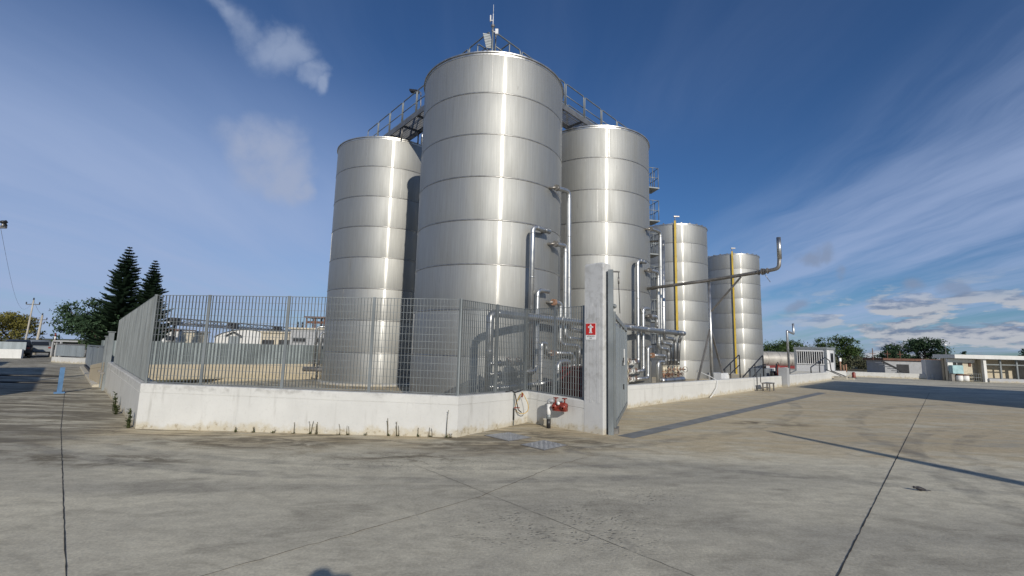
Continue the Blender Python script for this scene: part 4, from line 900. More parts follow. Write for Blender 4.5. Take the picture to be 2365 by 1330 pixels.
def araucaria(label, base, h, rmax, group):
    x, y, z = base; t = thing('norfolk_pine', label, 'tree', base, group); mb = MB(); mb.tube([(x, y, z - .1), (x, y, z + h * .5), (x, y, z + h * .985)], .20, 8, r1=.02); part(t, 'trunk', mb, BARK)
    vs, fs = [], []; bb = MB(); b0 = Vector(base)
    tiers = 34
    for i in range(tiers):
        f = i / (tiers - 1); zz = z + h * (.10 + .88 * f); rr = rmax * (1 - f) ** .82 * random.uniform(.86, 1.1) + .10
        if f < .12: rr *= .8
        nb = 8 if f < .85 else 6; a0 = random.uniform(0, 6.28)
        for k in range(nb):
            a = a0 + 2 * math.pi * k / nb + random.uniform(-.15, .15); L = rr * random.uniform(.62, 1.2); d = Vector((math.cos(a), math.sin(a), 0)); sd_ = Vector((-d.y, d.x, 0))
            m = max(5, int(L / .085))
            P = lambda s: Vector((x, y, zz)) + d * L * s + Vector((0, 0, L * (-.10 * math.sin(s * math.pi) + .16 * s * s)))
            bb.tube([P(0), P(.5), P(1)], .025, 4, r1=.01)
            for j in range(1, m + 1):
                s = j / m; q = P(s); lw = (.16 + .30 * math.sin(min(1, s * 1.1) * math.pi) ** .6 * min(1, L)) * random.uniform(.8, 1.2)
                for sg_ in (-1, 1):
                    for upk in (.25, .7):
                        dr_ = (sd_ * sg_ * (1 - upk * .4) + d * .65 + Vector((0, 0, upk))).normalized() * lw; e = Vector((0, 0, 1)).cross(dr_).normalized() * .06; kk = len(vs)
                        vs += [q - b0 - e, q - b0 + e, q - b0 + dr_ + e * .4, q - b0 + dr_ - e * .4]; fs.append((kk, kk + 1, kk + 2, kk + 3))
    part(t, 'branches', bb, BARK, kind='stuff')
    me = bpy.data.meshes.new('needles'); me.from_pydata([tuple(v) for v in vs], [], fs); me.update(); me.materials.append(PINE); part(t, 'needles', None, None, me=me)

# ------------------------------------------------------------------ left: trees, lane, poles
araucaria('taller dark Norfolk pine behind the edge-on fence', (-37.5, 45, 0), 10.75, 3.0, None)
araucaria('shorter dark Norfolk pine leaning against its taller neighbour', (-35.3, 45.6, 0), 9.55, 2.3, None)
tree('broad dark green pepper tree beside the Norfolk pines', (-40.5, 45.5, 0), 5.7, 2.9, LEAFD, 9000, .13, 2.0, None, None, .25, 'pepper_tree', .8, 12)
tree('dense dark shrub tree filling in under the Norfolk pines', (-38.6, 44.4, 0), 4.2, 2.4, LEAFD, 6000, .12, 1.2, name='tree', nl=10)
tree('yellow-green spreading tree behind the two leaning poles', (-69.5, 65.5, 0), 5.0, 4.0, LEAFY, 6500, .16, 1.6, nl=11)
tree('dark low tree at the edge of the yellow-green tree', (-73.5, 66, 0), 3.6, 3.0, LEAFD, 4000, .16, 1.2, nl=9)
# hedge and field strip at the end of the lane
def bushes(name, pts, mat, size, leaf, n):
    P = []
    for x, y in pts:
        lob = [(x + random.uniform(-1, 1) * size, y + random.uniform(-.5, .5) * size, random.uniform(.2, .75) * size, size * random.uniform(.5, .9)) for _ in range(3)]; P += crown_points(lob, n, .3)
    me = leaf_mesh(name, P, leaf, mat, (0, 0, 0)); o = bpy.data.objects.new(name, me); COL.objects.link(o); return tag(o, kind='stuff')
bushes('hedge', [(-92 + k * 1.3, 92 + k * .15) for k in range(30)], LEAF, 1.1, .16, 260)
bushes('scrub', [(random.uniform(44, 66), random.uniform(62, 84)) for _ in range(46)], SCRUB, 1.5, .15, 380)
bushes('far_treeline', [(-420 + k * 17, 400 + 30 * math.sin(k * .7)) for k in range(54)], LEAFD, 5.0, .9, 150)

# cordoned lane barrier
br = thing('barrier', 'blue barrier post with two black rails across the side lane', 'barrier', (-13.4, 14.25, 0))
mb = MB(); mb.box((-13.4, 14.25, .38), (.11, .11, .76), (.7, .7, 0)); part(br, 'post', mb, BLUE); mb = MB(); mb.box((-13.4, 14.25, .02), (.24, .24, .04), (.7, .7, 0)); part(br, 'foot', mb, BLUE)
for z in (.30, .50):
    mb = MB(); mb.cyl((-13.4, 14.25, z), (-17.6, 13.55, z + .02), .022, 8); part(br, 'rail', mb, BLACK)
mb = MB(); mb.box((-17.6, 13.55, .38), (.12, .12, .76)); part(br, 'end_post', mb, BLUE)

# sliding gate and posts at the end of the side wall
def DP(s, z, o=0.0): return Vector((-6.89 - .689 * s - .724 * o, 8.92 + .724 * s - .689 * o, z))
dvec = Vector((-.689, .724, 0)).normalized()
for s, zt, lab in ((8.9, 1.86, 'tall galvanised post at the end of the edge-on grating fence'), (10.2, 1.72, 'broad galvanised guide post beside the sheet-clad sliding gate')):
    po = thing('guide_post', lab, 'post', DP(s, 0)); mb = MB(); mb.box(DP(s, zt / 2), (.16, .14, zt), dvec); part(po, 'shaft', mb, GALV); mb = MB(); mb.box(DP(s, zt + .01), (.22, .2, .03), dvec); part(po, 'cap', mb, GALV); mb = MB(); mb.box(DP(s, .55, .1), (.2, .1, .06), dvec); part(po, 'roller', mb, DULL)
sgte = thing('sliding_gate', 'pale grey sheet-clad sliding gate along the side lane', 'gate', DP(11.0, 0))
for k, (s0, s1) in enumerate(((10.8, 14.2), (14.3, 19.5), (19.6, 26.0))):
    mb = MB(); mb.beam(DP((s0 + s1) / 2, .26), DP((s0 + s1) / 2, 1.32 - .05 * k), .05, s1 - s0, dvec); part(sgte, 'panel', mb, GALV_L)
mb = MB(); mb.beam(DP(10.8, .14), DP(26, .10), .10, .12); part(sgte, 'gap_shade', mb, BLACK); mb = MB(); mb.beam(DP(10.8, 1.37), DP(26, 1.26), .06, .06); part(sgte, 'top_rail', mb, GALV)  # lower beam painted black to stand for the shaded gap under the panels
kb = solo('gate_kerb', 'low rough white kerb under the sliding gate', 'kerb', MB().hexa([DP(10.4, -.05, .25), DP(26, -.05, .25), DP(26, -.05, -.15), DP(10.4, -.05, -.15)], [DP(10.4, .09, .22), DP(26, .05, .22), DP(26, .05, -.12), DP(10.4, .09, -.12)]), WHITE, DP(10.4, 0))
lf = thing('lane_fence', 'grey panel fence on a white base turning the lane corner', 'fence', (-29.5, 31.5, 0))
mb = MB(); mb.beam((-31.3, 32.6, .12), (-28.2, 31.3, .12), .35, .5); part(lf, 'base_wall', mb, WHITE)
for k in range(4):
    p, q = Vector((-31.3, 32.6, 0)).lerp(Vector((-28.2, 31.3, 0)), k / 4), Vector((-31.3, 32.6, 0)).lerp(Vector((-28.2, 31.3, 0)), (k + .94) / 4); mb = MB(); mb.hexa([p + ZV * .45, q + ZV * .45, q + ZV * .45 + Vector((.02, .05, 0)), p + ZV * .45 + Vector((.02, .05, 0))], [p + ZV * 1.2, q + ZV * 1.2, q + ZV * 1.2 + Vector((.02, .05, 0)), p + ZV * 1.2 + Vector((.02, .05, 0))]); part(lf, 'panel', mb, GALV_L)
mb = MB(); mb.beam((-31.3, 32.6, 1.24), (-28.2, 31.3, 1.24), .08, .06); part(lf, 'top_rail', mb, DULL)
kiosk = thing('gatehouse', 'small dark gatehouse with pale flat awning at the lane end', 'building', (-39.6, 42, 0))
mb = MB(); mb.box((-39.6, 42.2, .65), (1.2, 1.4, 1.3), dvec); part(kiosk, 'wall', mb, DARK); mb = MB(); mb.box((-39.6, 42.0, 1.40), (1.7, 1.6, .12), dvec); part(kiosk, 'awning', mb, GREYW)
for k in range(3):
    m2 = MB(); p = Vector((-40.0 + k * .45, 41.3 - k * .1, 0)); m2.beam(p, p + ZV * 1.34, .12, .12); part(kiosk, 'pillar', m2, GREYW)
rp = thing('striped_pole', 'thin red and white striped pole at the lane end', 'pole', (-42.5, 44.0, 0))
for k in range(7):
    m2 = MB(); m2.cyl((-42.5, 44, k * .3), (-42.5, 44, k * .3 + .3), .06, 8); part(rp, 'band', m2, REDP if k % 2 == 0 else SIGNW)
def upole(label, b, top, arms, r=.13):
    t = thing('utility_pole', label, 'pole', b); b, top = Vector(b), Vector(top); mb = MB(); mb.tube([b, b.lerp(top, .5), top], r, 10, r1=r * .6); part(t, 'shaft', mb, WOODP)
    for z, wd in arms:
        c = b.lerp(top, z / top.z); m2 = MB(); m2.beam(c + Vector((-wd / 2, .05, 0)), c + Vector((wd / 2, -.05, 0)), .07, .07); o = part(t, 'crossarm', m2, DULL)
        for s in (-1, 1):
            m3 = MB(); m3.lathe([(.02, 0), (.06, .02), (.03, .08), (.06, .12), (.02, .18)], 8, c + Vector((s * wd / 2 * .92, 0, .04))); part(o, 'insulator', m3, BLACK)
    m3 = MB(); m3.lathe([(.02, 0), (.07, .02), (.03, .1), (.07, .14), (.02, .2)], 8, top); part(t, 'cap_insulator', m3, BLACK)
upole('taller slim pale utility pole with a wide crossarm beyond the lane', (-43.2, 42, 0), (-43.0, 42, 5.0), ((4.6, 1.3),), .085)
upole('shorter thick pale utility pole with a boxy switch head', (-46.2, 46, 0), (-46.0, 46, 3.85), ((3.4, 1.1), (3.0, .7)), .13)
upole('tall utility pole beside the lane whose lamp arm pokes into view', (-16.9, 14.2, 0), (-16.9, 14.2, 6.0), ((5.0, 2.4),), .14)
lamp = thing('street_lamp', 'small dark lamp head high over the lane on a pole arm', 'lamp', (-15.62, 14.0, 4.9))
mb = MB(); mb.lathe([(.02, .10), (.07, .08), (.085, .03), (.04, 0), (.01, 0)], 10, (-15.64, 14.0, 5.06)); part(lamp, 'head', mb, BLACK); mb = MB(); mb.cyl((-15.64, 14, 4.93), (-15.64, 14, 5.1), .03, 6); mb.box((-15.64, 14, 4.93), (.22, .06, .03)); part(lamp, 'bracket', mb, DULL)
wr = thing('overhead_wire', 'thin overhead wire sagging between the lane poles', 'wire', (-30, 28, 4))
mb = MB(); mb.tube([Vector((-15.7, 14.0, 4.95)).lerp(Vector((-43.0, 42, 5.0)), k / 16) + ZV * (-1.6 * math.sin(math.pi * k / 16)) for k in range(17)], .004, 4); part(wr, 'strand', mb, DULL)
mb = MB(); mb.tube([Vector((-43.0, 42, 5.0)).lerp(Vector((-46, 46, 3.85)), k / 6) + ZV * (-.2 * math.sin(math.pi * k / 6)) for k in range(7)], .01, 4); part(wr, 'short_strand', mb, DULL)
mb = MB(); mb.box((-41.3, 36.0, .35), (6.5, .25, .7), (.93, .36, 0)); lw = solo('lane_wall', 'low pale wall on the far side of the lane by the poles', 'wall', mb, FARWHITE, (-41, 36, 0))
mb = MB(); mb.box((-41.6, 36.3, .95), (6.8, .06, .62), (.93, .36, 0)); solo('lane_panel_fence', 'grey sheet panel standing on the pale wall across the lane', 'fence', mb, GALV_L, (-41.6, 36.3, .7))
# parked car seen from the rear
def car(label, c, yaw, col_):
    t = thing('parked_car', label, 'car', c); c = Vector(c); f = Vector((math.sin(yaw), math.cos(yaw), 0)); s = Vector((f.y, -f.x, 0))
    def sect(y, pts): return [c + f * y + s * x + ZV * z for x, z in pts]
    prof = [(-2.0, .45, .82, .82), (-1.9, .35, .95, .95), (-1.5, .33, 1.0, 1.30), (-.9, .33, 1.0, 1.45), (.1, .33, 1.0, 1.45), (.8, .33, .98, 1.02), (1.7, .33, .86, .86), (1.95, .4, .7, .7)]
    mb = MB(); rows = []
    for y, z0, zb, zt in prof: rows.append(sect(y, [(-.80, z0), (-.84, zb), (-.62, zt), (.62, zt), (.84, zb), (.80, z0)]))
    vs = [p for r_ in rows for p in r_]; n = len(rows); mb.add(vs, [(i * 6 + j, i * 6 + (j + 1) % 6, (i + 1) * 6 + (j + 1) % 6, (i + 1) * 6 + j) for i in range(n - 1) for j in range(6)], True); mb.add(rows[0], [(0, 1, 2, 3, 4, 5)]); mb.add(rows[-1], [(5, 4, 3, 2, 1, 0)]); part(t, 'body', mb, col_)
    for y in (-1.25, 1.25):
        for x in (-.74, .74):
            m2 = MB(); m2.cyl(c + f * y + s * (x - .1) + ZV * .31, c + f * y + s * (x + .1) + ZV * .31, .31, 16); o = part(t, 'wheel', m2, RUBBER); m3 = MB(); m3.cyl(c + f * y + s * (x - .105) + ZV * .31, c + f * y + s * (x + .105) + ZV * .31, .18, 12); part(o, 'rim', m3, GALV)
    m2 = MB(); m2.hexa([c + f * -1.93 + s * -.6 + ZV * .98, c + f * -1.93 + s * .6 + ZV * .98, c + f * -1.90 + s * .6 + ZV * .98, c + f * -1.90 + s * -.6 + ZV * .98], [c + f * -1.56 + s * -.52 + ZV * 1.30, c + f * -1.56 + s * .52 + ZV * 1.30, c + f * -1.52 + s * .52 + ZV * 1.30, c + f * -1.52 + s * -.52 + ZV * 1.30]); part(t, 'rear_window', m2, GLASS)
    for x in (-.66, .66): m2 = MB(); m2.box(c + f * -1.98 + s * x + ZV * .80, (.2, .06, .14), s); part(t, 'tail_light', m2, REDP)
car('black parked car behind the pale lane wall', (-40.6, 39.0, 0), R(-44), BLACK)
car('dark parked car between the utility pole and the hedge', (-42.4, 42.6, 0), R(-44), CABF)
bn = thing('wheelie_bin', 'dark green wheelie bin by the shorter pole', 'bin', (-44.3, 46.8, 0)); mb = MB(); mb.hexa([(-44.5, 46.6, .05), (-44.1, 46.6, .05), (-44.1, 47, .05), (-44.5, 47, .05)], [(-44.58, 46.52, .95), (-44.02, 46.52, .95), (-44.02, 47.08, .95), (-44.58, 47.08, .95)]); part(bn, 'body', mb, CABF); mb = MB(); mb.box((-44.3, 46.8, 1.0), (.62, .62, .08)); part(bn, 'lid', mb, RUST)

# ------------------------------------------------------------------ buildings behind the back wall
pr_ = thing('pipe_bridge', 'long lattice truss pipe bridge beyond the corrugated fence', 'bridge', (-42, 70, 0))
A, B = Vector((-44.5, 60, 0)), Vector((-40.3, 87, 0)); NB = 14
for off in (0.0, 1.0):
    o = Vector((off, 0, 0))
    for z in (3.75, 4.6): mb = MB(); mb.beam(A + o + ZV * z, B + o + ZV * z, .10, .10); part(pr_, 'chord', mb, DULL)
    for k in range(NB):
        p, q = A.lerp(B, k / NB) + o, A.lerp(B, (k + 1) / NB) + o; mb = MB(); z0, z1 = (3.75, 4.6) if k % 2 else (4.6, 3.75); mb.beam(p + ZV * z0, q + ZV * z1, .06, .06); part(pr_, 'diagonal', mb, DULL); mb = MB(); mb.beam(p + ZV * 3.75, p + ZV * 4.6, .06, .06); part(pr_, 'upright', mb, DULL)
for k in (.04, .42, .80):
    p = A.lerp(B, k); mb = MB()
    mb.beam(p + Vector((.5, 0, 0)), p + Vector((.5, 0, 3.75)), .25, .25); mb.box(p + Vector((.5, 0, 4.2)), (1.2, .9, .9)); part(pr_, 'support', mb, BLACK)
mb = MB(); mb.cyl(A + Vector((.5, 0, 4.0)), B + Vector((.5, 0, 4.0)), .14, 10); part(pr_, 'pipe', mb, CLAD)
def shed(name, label, c, size, mat, roofmat, yaw=0.0, pitch_=0.0, wins=(), cat='building', wm=GLASS):
    c = Vector(c); t = thing(name, label, cat, c); ax = Vector((math.cos(yaw), math.sin(yaw), 0)); ay = Vector((-ax.y, ax.x, 0)); sx, sy, sz = size
    mb = MB(); mb.box(c + ZV * sz / 2, size, ax); part(t, 'wall', mb, mat)
    if pitch_:
        P = lambda x, y, z: c + ax * x + ay * y + ZV * z
        mb = MB(); hx, hy = sx / 2 + .25, sy / 2 + .25; mb.add([P(-hx, -hy, sz), P(hx, -hy, sz), P(hx, hy, sz), P(-hx, hy, sz), P(-hx, 0, sz + pitch_), P(hx, 0, sz + pitch_)], [(0, 1, 5, 4), (2, 3, 4, 5), (1, 2, 5), (3, 0, 4), (3, 2, 1, 0)]); part(t, 'roof', mb, roofmat)
    else:
        mb = MB(); mb.box(c + ZV * (sz + .10), (sx + .4, sy + .4, .2), ax); part(t, 'roof', mb, roofmat)
    for x, z, w_, h2 in wins:
        mb = MB(); mb.box(c + ax * x - ay * (sy / 2 + .01) + ZV * z, (w_, .06, h2), ax); o = part(t, 'window', mb, wm); m2 = MB(); m2.box(c + ax * x - ay * (sy / 2 + .05) + ZV * (z - h2 / 2 - .05), (w_ + .2, .14, .08), ax); part(o, 'sill', m2, mat)
    return t
shed('storage_shed', 'small white shed at the left end of the pipe bridge', (-44.2, 62.5, 0), (2.4, 2.5, 3.0), FARWHITE, RUST, wins=((0, 2.0, 1.2, .6),))
shed('storage_hut', 'cream and grey upright tank hut under the pipe bridge', (-40.8, 61, 0), (1.9, 2.0, 2.8), CREAM, GREYW)
# arched white hall
hl = thing('arched_hall', 'white hall with a low curved roof beyond the corrugated fence', 'building', (-35.4, 64, 0)); mb = MB(); pr2 = [(-4.2 + 8.4 * k / 16, 2.2 + 1.15 * math.sin(math.pi * k / 16) ** .7) for k in range(17)]
ring = [(-4.2, 0)] + pr2 + [(4.2, 0)]; n = len(ring); vs = [(-35.4 + x, 63, z) for x, z in ring] + [(-35.4 + x, 73, z) for x, z in ring]; mb.add(vs, [list(range(n)), list(range(n, 2 * n))[::-1]] + [(i, (i + 1) % n, n + (i + 1) % n, n + i) for i in (0, n - 2)]); part(hl, 'gable', mb, FARWHITE)
mb = MB(); mb.add([(-35.4 + x * 1.02, yy, z + .08) for yy in (62.8, 73.2) for x, z in pr2], [(k, k + 1, 17 + k + 1, 17 + k) for k in range(16)], True); part(hl, 'roof', mb, FARWHITE)
mb = MB(); mb.box((-36.9, 62.9, 1.9), (1.5, .1, 1.2)); part(hl, 'door', mb, GALV_L); mb = MB(); mb.add([(-38, 62.4, 2.5), (-36.9, 62.4, 3.1), (-35.8, 62.4, 2.5), (-38, 63, 2.5), (-36.9, 63, 3.1), (-35.8, 63, 2.5)], [(0, 1, 4, 3), (1, 2, 5, 4)]); part(hl, 'porch', mb, BLACK)
shed('block_building', 'beige flat block building with dark shuttered openings beyond the fence', (-29.9, 63, 0), (4.4, 5, 3.0), CREAM, CREAM, wins=((-1.2, 1.75, 1.5, .7), (1.0, 1.75, 1.6, .8)), wm=DARK)
shed('grey_building', 'pale grey two-level building next to the left tank', (-25.0, 61, 0), (4.8, 5, 3.5), GREYW, CREAM, wins=((-1.2, 2.2, 1.6, .5), (1.3, 2.2, 1.2, .6)), wm=DARK)
fr = thing('roof_frame', 'rusty open steel frame on the grey building roof', 'frame', (-24.9, 60, 3.7))
for x in (-26, -24.9, -23.7):
    for y in (59.6, 61.6): mb = MB(); mb.beam((x, y, 3.65), (x, y, 5.05), .16, .16); part(fr, 'post', mb, RUST)
mb = MB(); mb.box((-24.9, 60.6, 5.1), (2.8, 2.6, .16)); part(fr, 'top', mb, RUST); mb = MB(); mb.beam((-26, 59.6, 4.45), (-23.7, 59.6, 4.45), .1, .3); part(fr, 'rail', mb, RUST)
for x in (-27.5, -26.9): solo('chimney_pipe', 'short black flue pipe on the grey building roof', 'pipe', MB().cyl((x, 60.5, 3.6), (x, 60.5, 4.4), .12, 8).lathe([(.01, 0), (.18, .02), (.01, .12)], 8, (x, 60.5, 4.42)), BLACK, (x, 60.5, 3.6), 'flues on the grey roof')
# pipes on the flank of the left tank
for pts, lab in (([(-9.72, 23.5, .55), (-9.72, 23.5, 2.5), (-9.0, 23.7, 2.55)], 'taller white elbow pipe on the flank of the left tank'), ([(-9.40, 23.3, .55), (-9.40, 23.3, 2.2), (-8.9, 23.4, 2.28)], 'shorter white elbow pipe on the flank of the left tank')):
    t = pipe_thing(lab, pts, .06, .15); valve(t, (pts[0][0], pts[0][1], .75), ZV, .05, (-.8, -.5, 0), DULL, DULL)
pipe_thing('dark horizontal collector pipe under the white elbow pipes of the left tank', [(-10.2, 23.4, .42), (-9.0, 23.45, .42), (-8.9, 23.45, FZ)], .11, .15, DULL, collars=False)

# ------------------------------------------------------------------ right side
tk = thing('tanker_trailer', 'dull alloy road tanker trailer with red chassis behind the cabin', 'trailer', (30, 52, 0))
mb = MB(); prof = [(.02, -4.6), (.75, -4.5), (.98, -4.3), (1.0, -4.2), (1.0, 4.2), (.98, 4.3), (.75, 4.5), (.02, 4.6)]; mb.lathe([(r * .82, z) for r, z in prof], 28, (30, 52, 1.30), axis=(1, .12, 0)); part(tk, 'barrel', mb, TANKERM)
for k in range(6): m2 = MB(); m2.lathe([(.82, -.03), (.84, 0), (.82, .03)], 28, Vector((30, 52, 1.30)) + Vector((1, .12, 0)).normalized() * (-3.6 + k * 1.4), axis=(1, .12, 0)); part(tk, 'hoop', m2, DULL)
mb = MB(); mb.box((30, 51.6, .48), (8.6, 1.0, .28), (1, .12, 0)); part(tk, 'chassis', mb, DRED); mb = MB(); mb.box((27.2, 50.9, .42), (1.8, .1, .40), (1, .12, 0)); part(tk, 'side_guard', mb, BLACK); mb = MB(); mb.box((27.6, 50.82, .42), (.6, .04, .34), (1, .12, 0)); part(tk, 'plate', mb, GPLAST)
for x in (31.5, 32.8, 34.0):
    m2 = MB(); m2.cyl((x, 51.0, .45), (x, 51.3, .45), .45, 18); o = part(tk, 'wheel', m2, RUBBER); m2 = MB(); m2.cyl((x, 50.97, .45), (x, 51.0, .45), .22, 12); part(o, 'hub', m2, DRED)
pw2 = solo('platform_wall', 'pale low wall behind the fire extinguisher under the tanker', 'wall', MB().box((22.0, 39.0, .30), (6.5, .25, .75), UV), FARWHITE, (22, 39, 0))
# kerb block with orange posts
bk = thing('concrete_block', 'white concrete block at the end of the shaded drive', 'block', (26.2, 37.6, 0)); mb = MB(); mb.hexa([(24.7, 37.1, 0), (26.2, 36.9, 0), (27.2, 38.3, 0), (25.6, 38.5, 0)], [(24.8, 37.2, .55), (26.2, 37.0, .6), (27.2, 38.3, .6), (25.7, 38.4, .55)]); part(bk, 'body', mb, WHITE)
for x, h, lab, m_ in ((26.55, .85, 'orange marker post with white cap on the concrete block', True), (27.0, .62, 'short orange marker stake beside the white-capped post', False), (26.8, .55, 'thin rusty stake between the two orange markers', False)):
    t = thing('marker_post', lab, 'post', (x, 38.0, .5)); mb = MB(); mb.cyl((x, 38, .5), (x, 38, .5 + h), .05, 8); part(t, 'shaft', mb, ORANGE)
    if m_: mb = MB(); mb.box((x, 38, .5 + h + .12), (.15, .10, .26)); part(t, 'cap', mb, SIGNW)
bo = thing('bollard', 'small red bollard on the ground beside the white block', 'bollard', (28.0, 38.6, 0)); mb = MB(); mb.lathe([(.13, 0), (.13, .4), (.09, .48), (.02, .5)], 12, (28, 38.6, 0)); part(bo, 'body', mb, REDP); mb = MB(); mb.lathe([(.2, 0), (.2, .05), (.13, .06)], 12, (28, 38.6, 0)); part(bo, 'foot', mb, BLACK)
bp, bt = dens([(28.6, 43.5), (30.4, 41.9), (35.4, 39.6)], [.42, .42, .46])
solo('drive_wall', 'low white wall along the far edge of the shaded drive', 'wall', wall_mesh(bp, bt, .3, -.1, .1), WHITE, (30, 42, 0))
shed('low_outbuilding', 'low grey outbuilding with stair and rails behind the drive wall', (38.2, 45.8, 0), (5.0, 3.0, 1.50), GREYW, RUST, R(-10), 0, ((-1.0, .75, 1.0, .8),), wm=DARK)
stp = thing('outside_stair', 'pale outside stair with dark stringer on the grey outbuilding', 'stairs', (35.5, 44, 0))
for k in range(7): mb = MB(); mb.box((34.2 + k * .36, 43.6, 1.28 - k * .18), (.38, .8, .06)); part(stp, 'tread', mb, FARWHITE)
mb = MB(); mb.beam((34.0, 43.2, 1.4), (36.8, 43.1, .05), .06, .16); part(stp, 'stringer', mb, DARK)
for x in (34.6, 36.0, 37.2): solo('antenna_pole', 'thin rusty pole with crossbar on the low outbuilding roof', 'pole', MB().beam((x, 45, 1.5), (x, 45, 2.6 - .2 * (x > 35)), .05, .05).beam((x - .3, 45, 2.1), (x + .3, 45, 2.1), .04, .04), RUST, (x, 45, 1.5), 'poles on the outbuilding roof')
gpr = thing('entrance_pier', 'broad pale entrance pier with a shaded inner face beside the drive', 'pier', (35.8, 39.6, 0)); mb = MB(); mb.box((35.55, 39.9, .82), (1.15, .5, 1.64), (1, -.1, 0)); part(gpr, 'slab', mb, FARWHITE); mb = MB(); mb.box((36.25, 39.3, .80), (.35, .8, 1.6), (1, -.1, 0)); part(gpr, 'post', mb, GREYW)
rbld = thing('gate_lodge', 'flat-roofed cream lodge with open bay and wide white roof slab', 'building', (38.5, 38.5, 0))
part(rbld, 'roof', MB().box((38.75, 38.1, 1.96), (7.1, 2.1, .30), (1, -.06, 0)), FARWHITE); part(rbld, 'back_wall', MB().box((38.9, 39.0, .9), (6.4, .2, 1.8)), BEIGE)
part(rbld, 'front_wall', MB().box((36.45, 38.2, .9), (2.45, .2, 1.78)), CREAM); part(rbld, 'lintel', MB().box((36.3, 38.05, 1.62), (2.2, .12, .28)), FARWHITE)
wn = part(rbld, 'window', MB().box((36.0, 38.08, 1.05), (.9, .06, .95)), DARK); part(wn, 'mullion', MB().box((35.95, 38.03, 1.1), (.06, .05, .9)), GREYW); part(wn, 'shutter', MB().box((35.42, 38.03, 1.15), (.42, .05, .75)), FARWHITE)
part(rbld, 'vent', MB().box((37.05, 38.08, 1.35), (.2, .06, .35)), RUST); part(rbld, 'bay_floor', MB().box((39.8, 38.2, .14), (4.2, 1.9, .28)), GREYW); part(rbld, 'bay_partition', MB().box((37.75, 38.4, .9), (.15, 1.6, 1.78)), CREAM); part(rbld, 'side_wall', MB().box((41.8, 38.4, .9), (.2, 1.6, 1.78)), GREYW)
for x, m_ in ((37.6, FARWHITE), (38.9, GALV), (40.2, GALV), (41.3, CABF)): part(rbld, 'column', MB().beam((x, 37.5, 0), (x, 37.5, 1.80), .12 if m_ is GALV else .22, .12 if m_ is GALV else .22), m_)
part(rbld, 'rail', MB().beam((37.7, 37.5, 1.38), (41.2, 37.5, 1.38), .06, .08), GALV)
for x, lab, m_ in ((35.75, 'white drum with rusty lid by the lodge window', 1), (36.25, 'second white drum beside the rusty-lidded one', 0)):
    t = thing('drum', lab, 'drum', (x, 37.7, 0)); part(t, 'shell', MB().lathe([(.01, 0), (.22, 0), (.23, .2), (.22, .4), (.22, .42)], 14, (x, 37.7, .03)), SIGNW); part(t, 'lid', MB().lathe([(.22, .42), (.23, .44), (.20, .52), (.01, .54)], 14, (x, 37.7, .03)), RUST)
t = thing('water_tote', 'pale teal plastic water container stacked before the lodge window', 'container', (35.7, 38.0, .5)); part(t, 'bottle', MB().box((35.7, 37.85, .93), (.85, .35, .65)), CTEAL); part(t, 'stand', MB().box((35.7, 37.92, .3), (.9, .25, .6)), DULL)
t = thing('wire_crate', 'empty wire cage crate against the cream lodge wall', 'crate', (37.0, 37.75, 0))
for k in range(5): mb = MB(); mb.beam((36.65 + k * .18, 37.6, .05), (36.65 + k * .18, 37.6, .62), .02, .02); part(t, 'bar', mb, GALV)
for z in (.06, .34, .62): mb = MB(); mb.box((37.01, 37.75, z), (.76, .34, .02)); part(t, 'frame', mb, GALV)
fl2 = thing('lodge_lamp', 'small white lamp on a thin pole above the lodge roof', 'lamp', (43, 46.5, 0)); part(fl2, 'pole', MB().cyl((43, 46.5, 0), (43, 46.5, 3.1), .03, 6), DULL); part(fl2, 'head', MB().lathe([(.02, 0), (.14, .05), (.12, .14), (.02, .2)], 10, (43, 46.5, 3.05)), SIGNW)
for lab, b, h, r_, m_, n_ in (('low round tree behind the tanker trailer', (42.5, 75, 0), 3.7, 4.2, LEAF, 5000), ('bushy green tree between tanker and cabin', (46.5, 76, 0), 3.9, 3.4, LEAF, 4500), ('tall bushy tree directly behind the site cabin', (52.3, 75, 0), 5.0, 3.4, LEAF, 6000), ('smaller dark tree left of the round one behind the outbuilding', (60.5, 75, 0), 4.2, 2.6, LEAFD, 4500), ('big round dark tree behind the grey outbuilding', (65.6, 74, 0), 5.2, 3.0, LEAFD, 6500), ('small treetop showing over the lodge roof', (71.5, 74, 0), 3.3, 1.4, LEAFD, 1800), ('dark tree beyond the far end of the lodge', (82.5, 74, 0), 4.2, 2.4, LEAFD, 3500)):
    tree(lab, b, h, r_, m_, n_, .15, h * .3, nl=11)

# ------------------------------------------------------------------ neighbours beside and behind the camera (they throw the shadows in view)
def block(label, c0, d1, l1, d2, l2, h, mat, roofm):
    c0 = Vector((*c0, 0)); d1, d2 = Vector((*d1, 0)).normalized(), Vector((*d2, 0)).normalized(); t = thing('warehouse', label, 'building', c0 + d1 * l1 / 2 + d2 * l2 / 2)
    P = [c0, c0 + d1 * l1, c0 + d1 * l1 + d2 * l2, c0 + d2 * l2]; mb = MB(); mb.hexa([p - ZV * .1 for p in P], [p + ZV * h for p in P]); part(t, 'wall', mb, mat)
    c = sum(P, Vector()) / 4; mb = MB(); Q = [c + (p - c) * 1.0 for p in P]; mb.hexa([p + ZV * (h + .003) for p in Q], [p + ZV * (h + .15) for p in Q]); part(t, 'roof', mb, roofm)
    for k in range(3): q = c0 + d1 * l1 * (k + .7) / 3.6; m2 = MB(); m2.box(q - d2 * .02 + ZV * h * .55, (1.8, .08, 1.2), d1); o = part(t, 'window', m2, GLASS); m3 = MB(); m3.box(q - d2 * .05 + ZV * (h * .55 - .66), (2.0, .16, .1), d1); part(o, 'sill', m3, mat)
    return t
